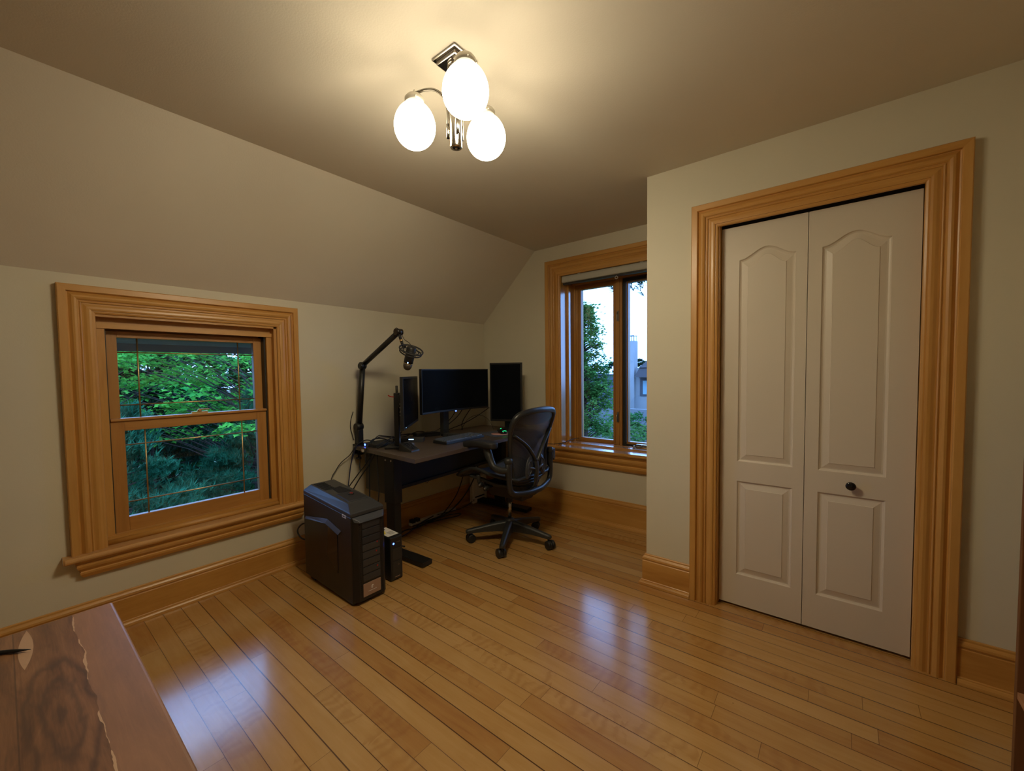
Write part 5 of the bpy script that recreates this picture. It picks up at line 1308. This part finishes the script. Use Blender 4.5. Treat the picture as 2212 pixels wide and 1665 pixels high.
def tuft(mb, c, d, size, n=12, rnd=rng):
    # a plume of pine needles spraying forward along d
    d = Vector(d).normalized(); e1 = d.orthogonal().normalized(); e2 = d.cross(e1)
    for i in range(n):
        a = rnd.uniform(0, 6.283); t = rnd.uniform(0.25, 1.0)
        v = (d * rnd.uniform(0.4, 1.0) + (e1 * math.cos(a) + e2 * math.sin(a)) * t).normalized()
        w = v.cross(Vector((0.3, 0.5, 1))).normalized() * size * 0.075
        base_ = c + d * rnd.uniform(-0.4, 0.3) * size; b = len(mb.v); L = size * rnd.uniform(0.6, 1.1)
        mb.v += [base_ - w, base_ + w, base_ + v * L]
        mb.f.append([b, b + 1, b + 2]); mb.m.append(0); mb.s.append(False)

def broadleaf_tree(label, x, y, ztop, zcrown, radius, nspray, nleaf, lsize, mat, name='maple_tree', cat='tree', zg=-3.0, group=None, flatness=0.22, seed=1):
    rnd = random.Random(seed)
    t = thing(name, label, cat, (x, y, zg), group=group)
    f, w = MB(), MB()
    hub = Vector((x, y, zg)); H = ztop - zg
    w.tube(catmull([(x, y, zg), (x + 0.05, y - 0.04, zg + H * 0.3), (x - 0.05, y + 0.05, zg + H * 0.65), (x, y, ztop - 0.2)]), [0.16 * H / 8 * (1 - 0.9 * i / 24) + 0.01 for i in range(25)], 8)
    for i in range(nspray):
        u = rnd.random(); z = zcrown + (ztop - zcrown) * u
        prof = math.sin(math.pi * min(1, 0.25 + 0.75 * u)) ** 0.6 if u < 0.95 else 0.25
        rr = radius * prof * math.sqrt(rnd.uniform(0.08, 1.0)); a = rnd.uniform(0, 6.283)
        c = Vector((x + rr * math.cos(a), y + rr * math.sin(a), z))
        st = Vector((x, y, max(zg + 0.5, z - rr * 0.55)))
        mid = st.lerp(c, 0.55) + Vector((0, 0, 0.06 * rr))
        w.tube([st, mid, c], [0.016, 0.009, 0.003], 5)
        sr = rnd.uniform(0.22, 0.46) * (radius / 2.6) ** 0.5
        for k in range(nleaf):
            q = rnd.gauss(0, 0.5), rnd.gauss(0, 0.5), rnd.gauss(0, flatness)
            leaf(f, c + Vector(q) * sr * Vector((1, 1, 1)).x - Vector((0, 0, 0.12 * (q[0] ** 2 + q[1] ** 2) * sr)), lsize, 0.42, rnd)
    part(t, 'trunk', w, BARK, fix=False); part(t, 'foliage', f, mat, fix=False)
    return t

def pine_tree(label, x, y, ztop, radius, nb, size, mat, zg=-3.0, name='pine_tree', group=None, seed=1, zlow=None, per=16, only=None):
    rnd = random.Random(seed)
    t = thing(name, label, 'tree', (x, y, zg), group=group)
    f, w = MB(), MB(); H = ztop - zg; zlow = zg + 0.3 if zlow is None else zlow
    w.tube([(x, y, zg), (x, y, zg + H * 0.5), (x, y, ztop)], [0.018 * H, 0.010 * H, 0.01], 8)
    for i in range(nb):
        u = rnd.random() ** 0.8; z = zlow + (ztop - zlow) * u
        a = rnd.uniform(0, 6.283) if only is None else rnd.gauss(only, 0.5)
        L = radius * (1 - u * 0.88) * rnd.uniform(0.7, 1.1)
        d = Vector((math.cos(a), math.sin(a), 0.10 + 0.25 * u)); e = Vector((x, y, z)) + d * L
        w.tube([(x, y, z), Vector((x, y, z)).lerp(e, 0.6)], [0.016, 0.005], 5)
        for k in range(per):
            s_ = 0.30 + 0.75 * math.sqrt(rnd.random()); side = Vector((-d.y, d.x, 0)) * rnd.gauss(0, 0.20) * L * s_
            c = Vector((x, y, z)) + d * L * s_ + side + Vector((0, 0, rnd.gauss(0.02, 0.05)))
            tuft(f, c, d * 0.6 + Vector((0, 0, 0.8)) + side * 0.4, size * rnd.uniform(0.8, 1.25), 11, rnd)
    part(t, 'trunk', w, BARK, fix=False); part(t, 'foliage', f, mat, fix=False)
    return t

broadleaf_tree('bright green maple filling the upper sash of the low window', -9.6, 3.5, 2.55, 0.2, 2.9, 125, 78, 0.105, MAPLE, seed=3, flatness=0.16)
broadleaf_tree('green maple behind the bright one, seen at the left of the low window', -11.6, 0.7, 2.75, 0.0, 3.0, 105, 70, 0.12, MAPLE, seed=11, flatness=0.16)
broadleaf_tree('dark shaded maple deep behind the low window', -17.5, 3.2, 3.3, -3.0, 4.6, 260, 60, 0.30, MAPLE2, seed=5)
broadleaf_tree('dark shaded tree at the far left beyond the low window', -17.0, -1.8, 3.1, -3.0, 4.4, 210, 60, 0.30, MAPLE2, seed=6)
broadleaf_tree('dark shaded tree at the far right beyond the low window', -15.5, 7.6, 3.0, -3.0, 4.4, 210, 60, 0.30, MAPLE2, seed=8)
pine_tree('soft blue green pine in the left half of the lower sash', -8.0, 1.0, 0.75, 2.2, 130, 0.115, PINE, seed=2, per=50)
pine_tree('soft blue green pine in the right half of the lower sash', -8.4, 3.2, 0.85, 2.3, 130, 0.115, PINE, seed=4, per=50)
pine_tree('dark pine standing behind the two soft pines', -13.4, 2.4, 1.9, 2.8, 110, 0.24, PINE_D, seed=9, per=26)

# behind the tall window
broadleaf_tree('slender young leafy tree in the left pane of the tall window', -5.36, 10.2, 3.10, -1.6, 0.72, 330, 50, 0.088, YOUNG, name='young_tree', seed=21, flatness=0.35)
pine_tree('pine reaching its branch tips into the right pane of the tall window', -1.35, 6.9, 5.2, 1.55, 90, 0.11, PINE_D, seed=33, zlow=2.42, per=22, only=3.0)
broadleaf_tree('tall loose shrub below the young tree outside the tall window', -5.6, 13.0, -0.1, -2.8, 1.3, 60, 30, 0.12, SHRUB, name='shrub', cat='shrub', seed=41, group=None)
broadleaf_tree('leafy shrub low in the right pane of the tall window', -5.2, 14.6, -0.6, -2.8, 1.4, 60, 30, 0.12, SHRUB, name='shrub', cat='shrub', seed=42)
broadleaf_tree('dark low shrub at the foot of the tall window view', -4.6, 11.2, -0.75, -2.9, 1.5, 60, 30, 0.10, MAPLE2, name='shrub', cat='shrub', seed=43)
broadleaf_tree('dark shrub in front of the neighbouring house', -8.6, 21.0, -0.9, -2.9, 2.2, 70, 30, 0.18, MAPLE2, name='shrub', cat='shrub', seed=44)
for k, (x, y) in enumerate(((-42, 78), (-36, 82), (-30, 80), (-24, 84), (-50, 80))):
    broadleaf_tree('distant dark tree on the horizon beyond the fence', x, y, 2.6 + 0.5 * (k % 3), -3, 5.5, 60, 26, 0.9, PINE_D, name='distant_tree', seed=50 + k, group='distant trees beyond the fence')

WALLB = paint('render_wall', (0.30, 0.31, 0.32), 0.8, 0.1, 60)
WALLD = paint('dark_boards', (0.06, 0.075, 0.095), 0.7, 0.1, 60)
ROOFD = paint('dark_roof', (0.030, 0.030, 0.034), 0.8, 0.4, 40)
hs = thing('neighbouring_house', 'grey rendered house with a tall chimney seen in the right pane of the tall window', 'house', (-9.6, 31.5, -3.0))
part(hs, 'wall', MB().box(-12.4, -4.0, 30.5, 38.0, -3.0, 1.55), WALLB)
m = MB().hexa([(-11.4, 30.1, 1.55), (-3.6, 30.1, 1.55), (-3.6, 38.4, 1.55), (-11.4, 38.4, 1.55)], [(-10.7, 33.6, 3.3), (-4.4, 33.6, 3.3), (-4.4, 34.6, 3.3), (-10.7, 34.6, 3.3)])
part(hs, 'roof', m, ROOFD)
part(hs, 'lean_to_roof', MB().hexa([(-11.55, 29.6, 0.85), (-4.0, 29.6, 0.85), (-4.0, 30.5, 0.85), (-11.55, 30.5, 0.85)], [(-11.4, 30.2, 1.55), (-4.0, 30.2, 1.55), (-4.0, 30.5, 1.55), (-11.4, 30.5, 1.55)]), ROOFD)
cm = part(hs, 'chimney', MB().box(-12.45, -11.80, 30.2, 30.9, -3.0, 3.55), WALLB)
m = MB()
for i in range(5):
    for (a, b) in ((-12.40 + i * 0.13, 30.25), (-12.40 + i * 0.13, 30.85)): m.cyl((a, b, 3.55), (a, b, 3.95), 0.014, n=6)
m.box(-12.42, -11.83, 30.22, 30.28, 3.92, 3.96); m.box(-12.42, -11.83, 30.82, 30.88, 3.92, 3.96)
part(cm, 'chimney_cage', m, ROOFD)
wn_ = part(hs, 'window', MB().box(-11.45, -9.9, 30.44, 30.52, -0.55, 0.75), WALLD)
part(wn_, 'pane', MB().box(-11.22, -10.0, 30.40, 30.45, -0.42, 0.58), plastic('sky_painted_pane', (0.25, 0.42, 0.50), 0.2))  # pale blue base colour stands in for reflected sky
fn = thing('board_fence', 'tall dark boarded fence behind the young tree outside the tall window', 'fence', (-13.2, 26.5, -3.0))
m = MB()
for i in range(34):
    x = -17.0 + i * 0.165; m.box(x, x + 0.155, 27.0, 27.04, -2.6, 1.05)
m.box(-17.0, -11.4, 26.94, 27.0, 0.72, 0.80)
part(fn, 'boards', m, WALLD); part(fn, 'cap_rail', MB().box(-17.05, -11.35, 26.92, 27.10, 1.05, 1.12), WALLD)
lw = MB().box(-16, -5.0, 24.0, 24.3, -3.0, -0.95)
lw.build('garden_wall', paint('pale_garden_wall', (0.15, 0.16, 0.17), 0.85, 0.1), None, origin=(-10.5, 24.15, -3.0), label='long low grey garden wall below the boarded fence', cat='garden wall')
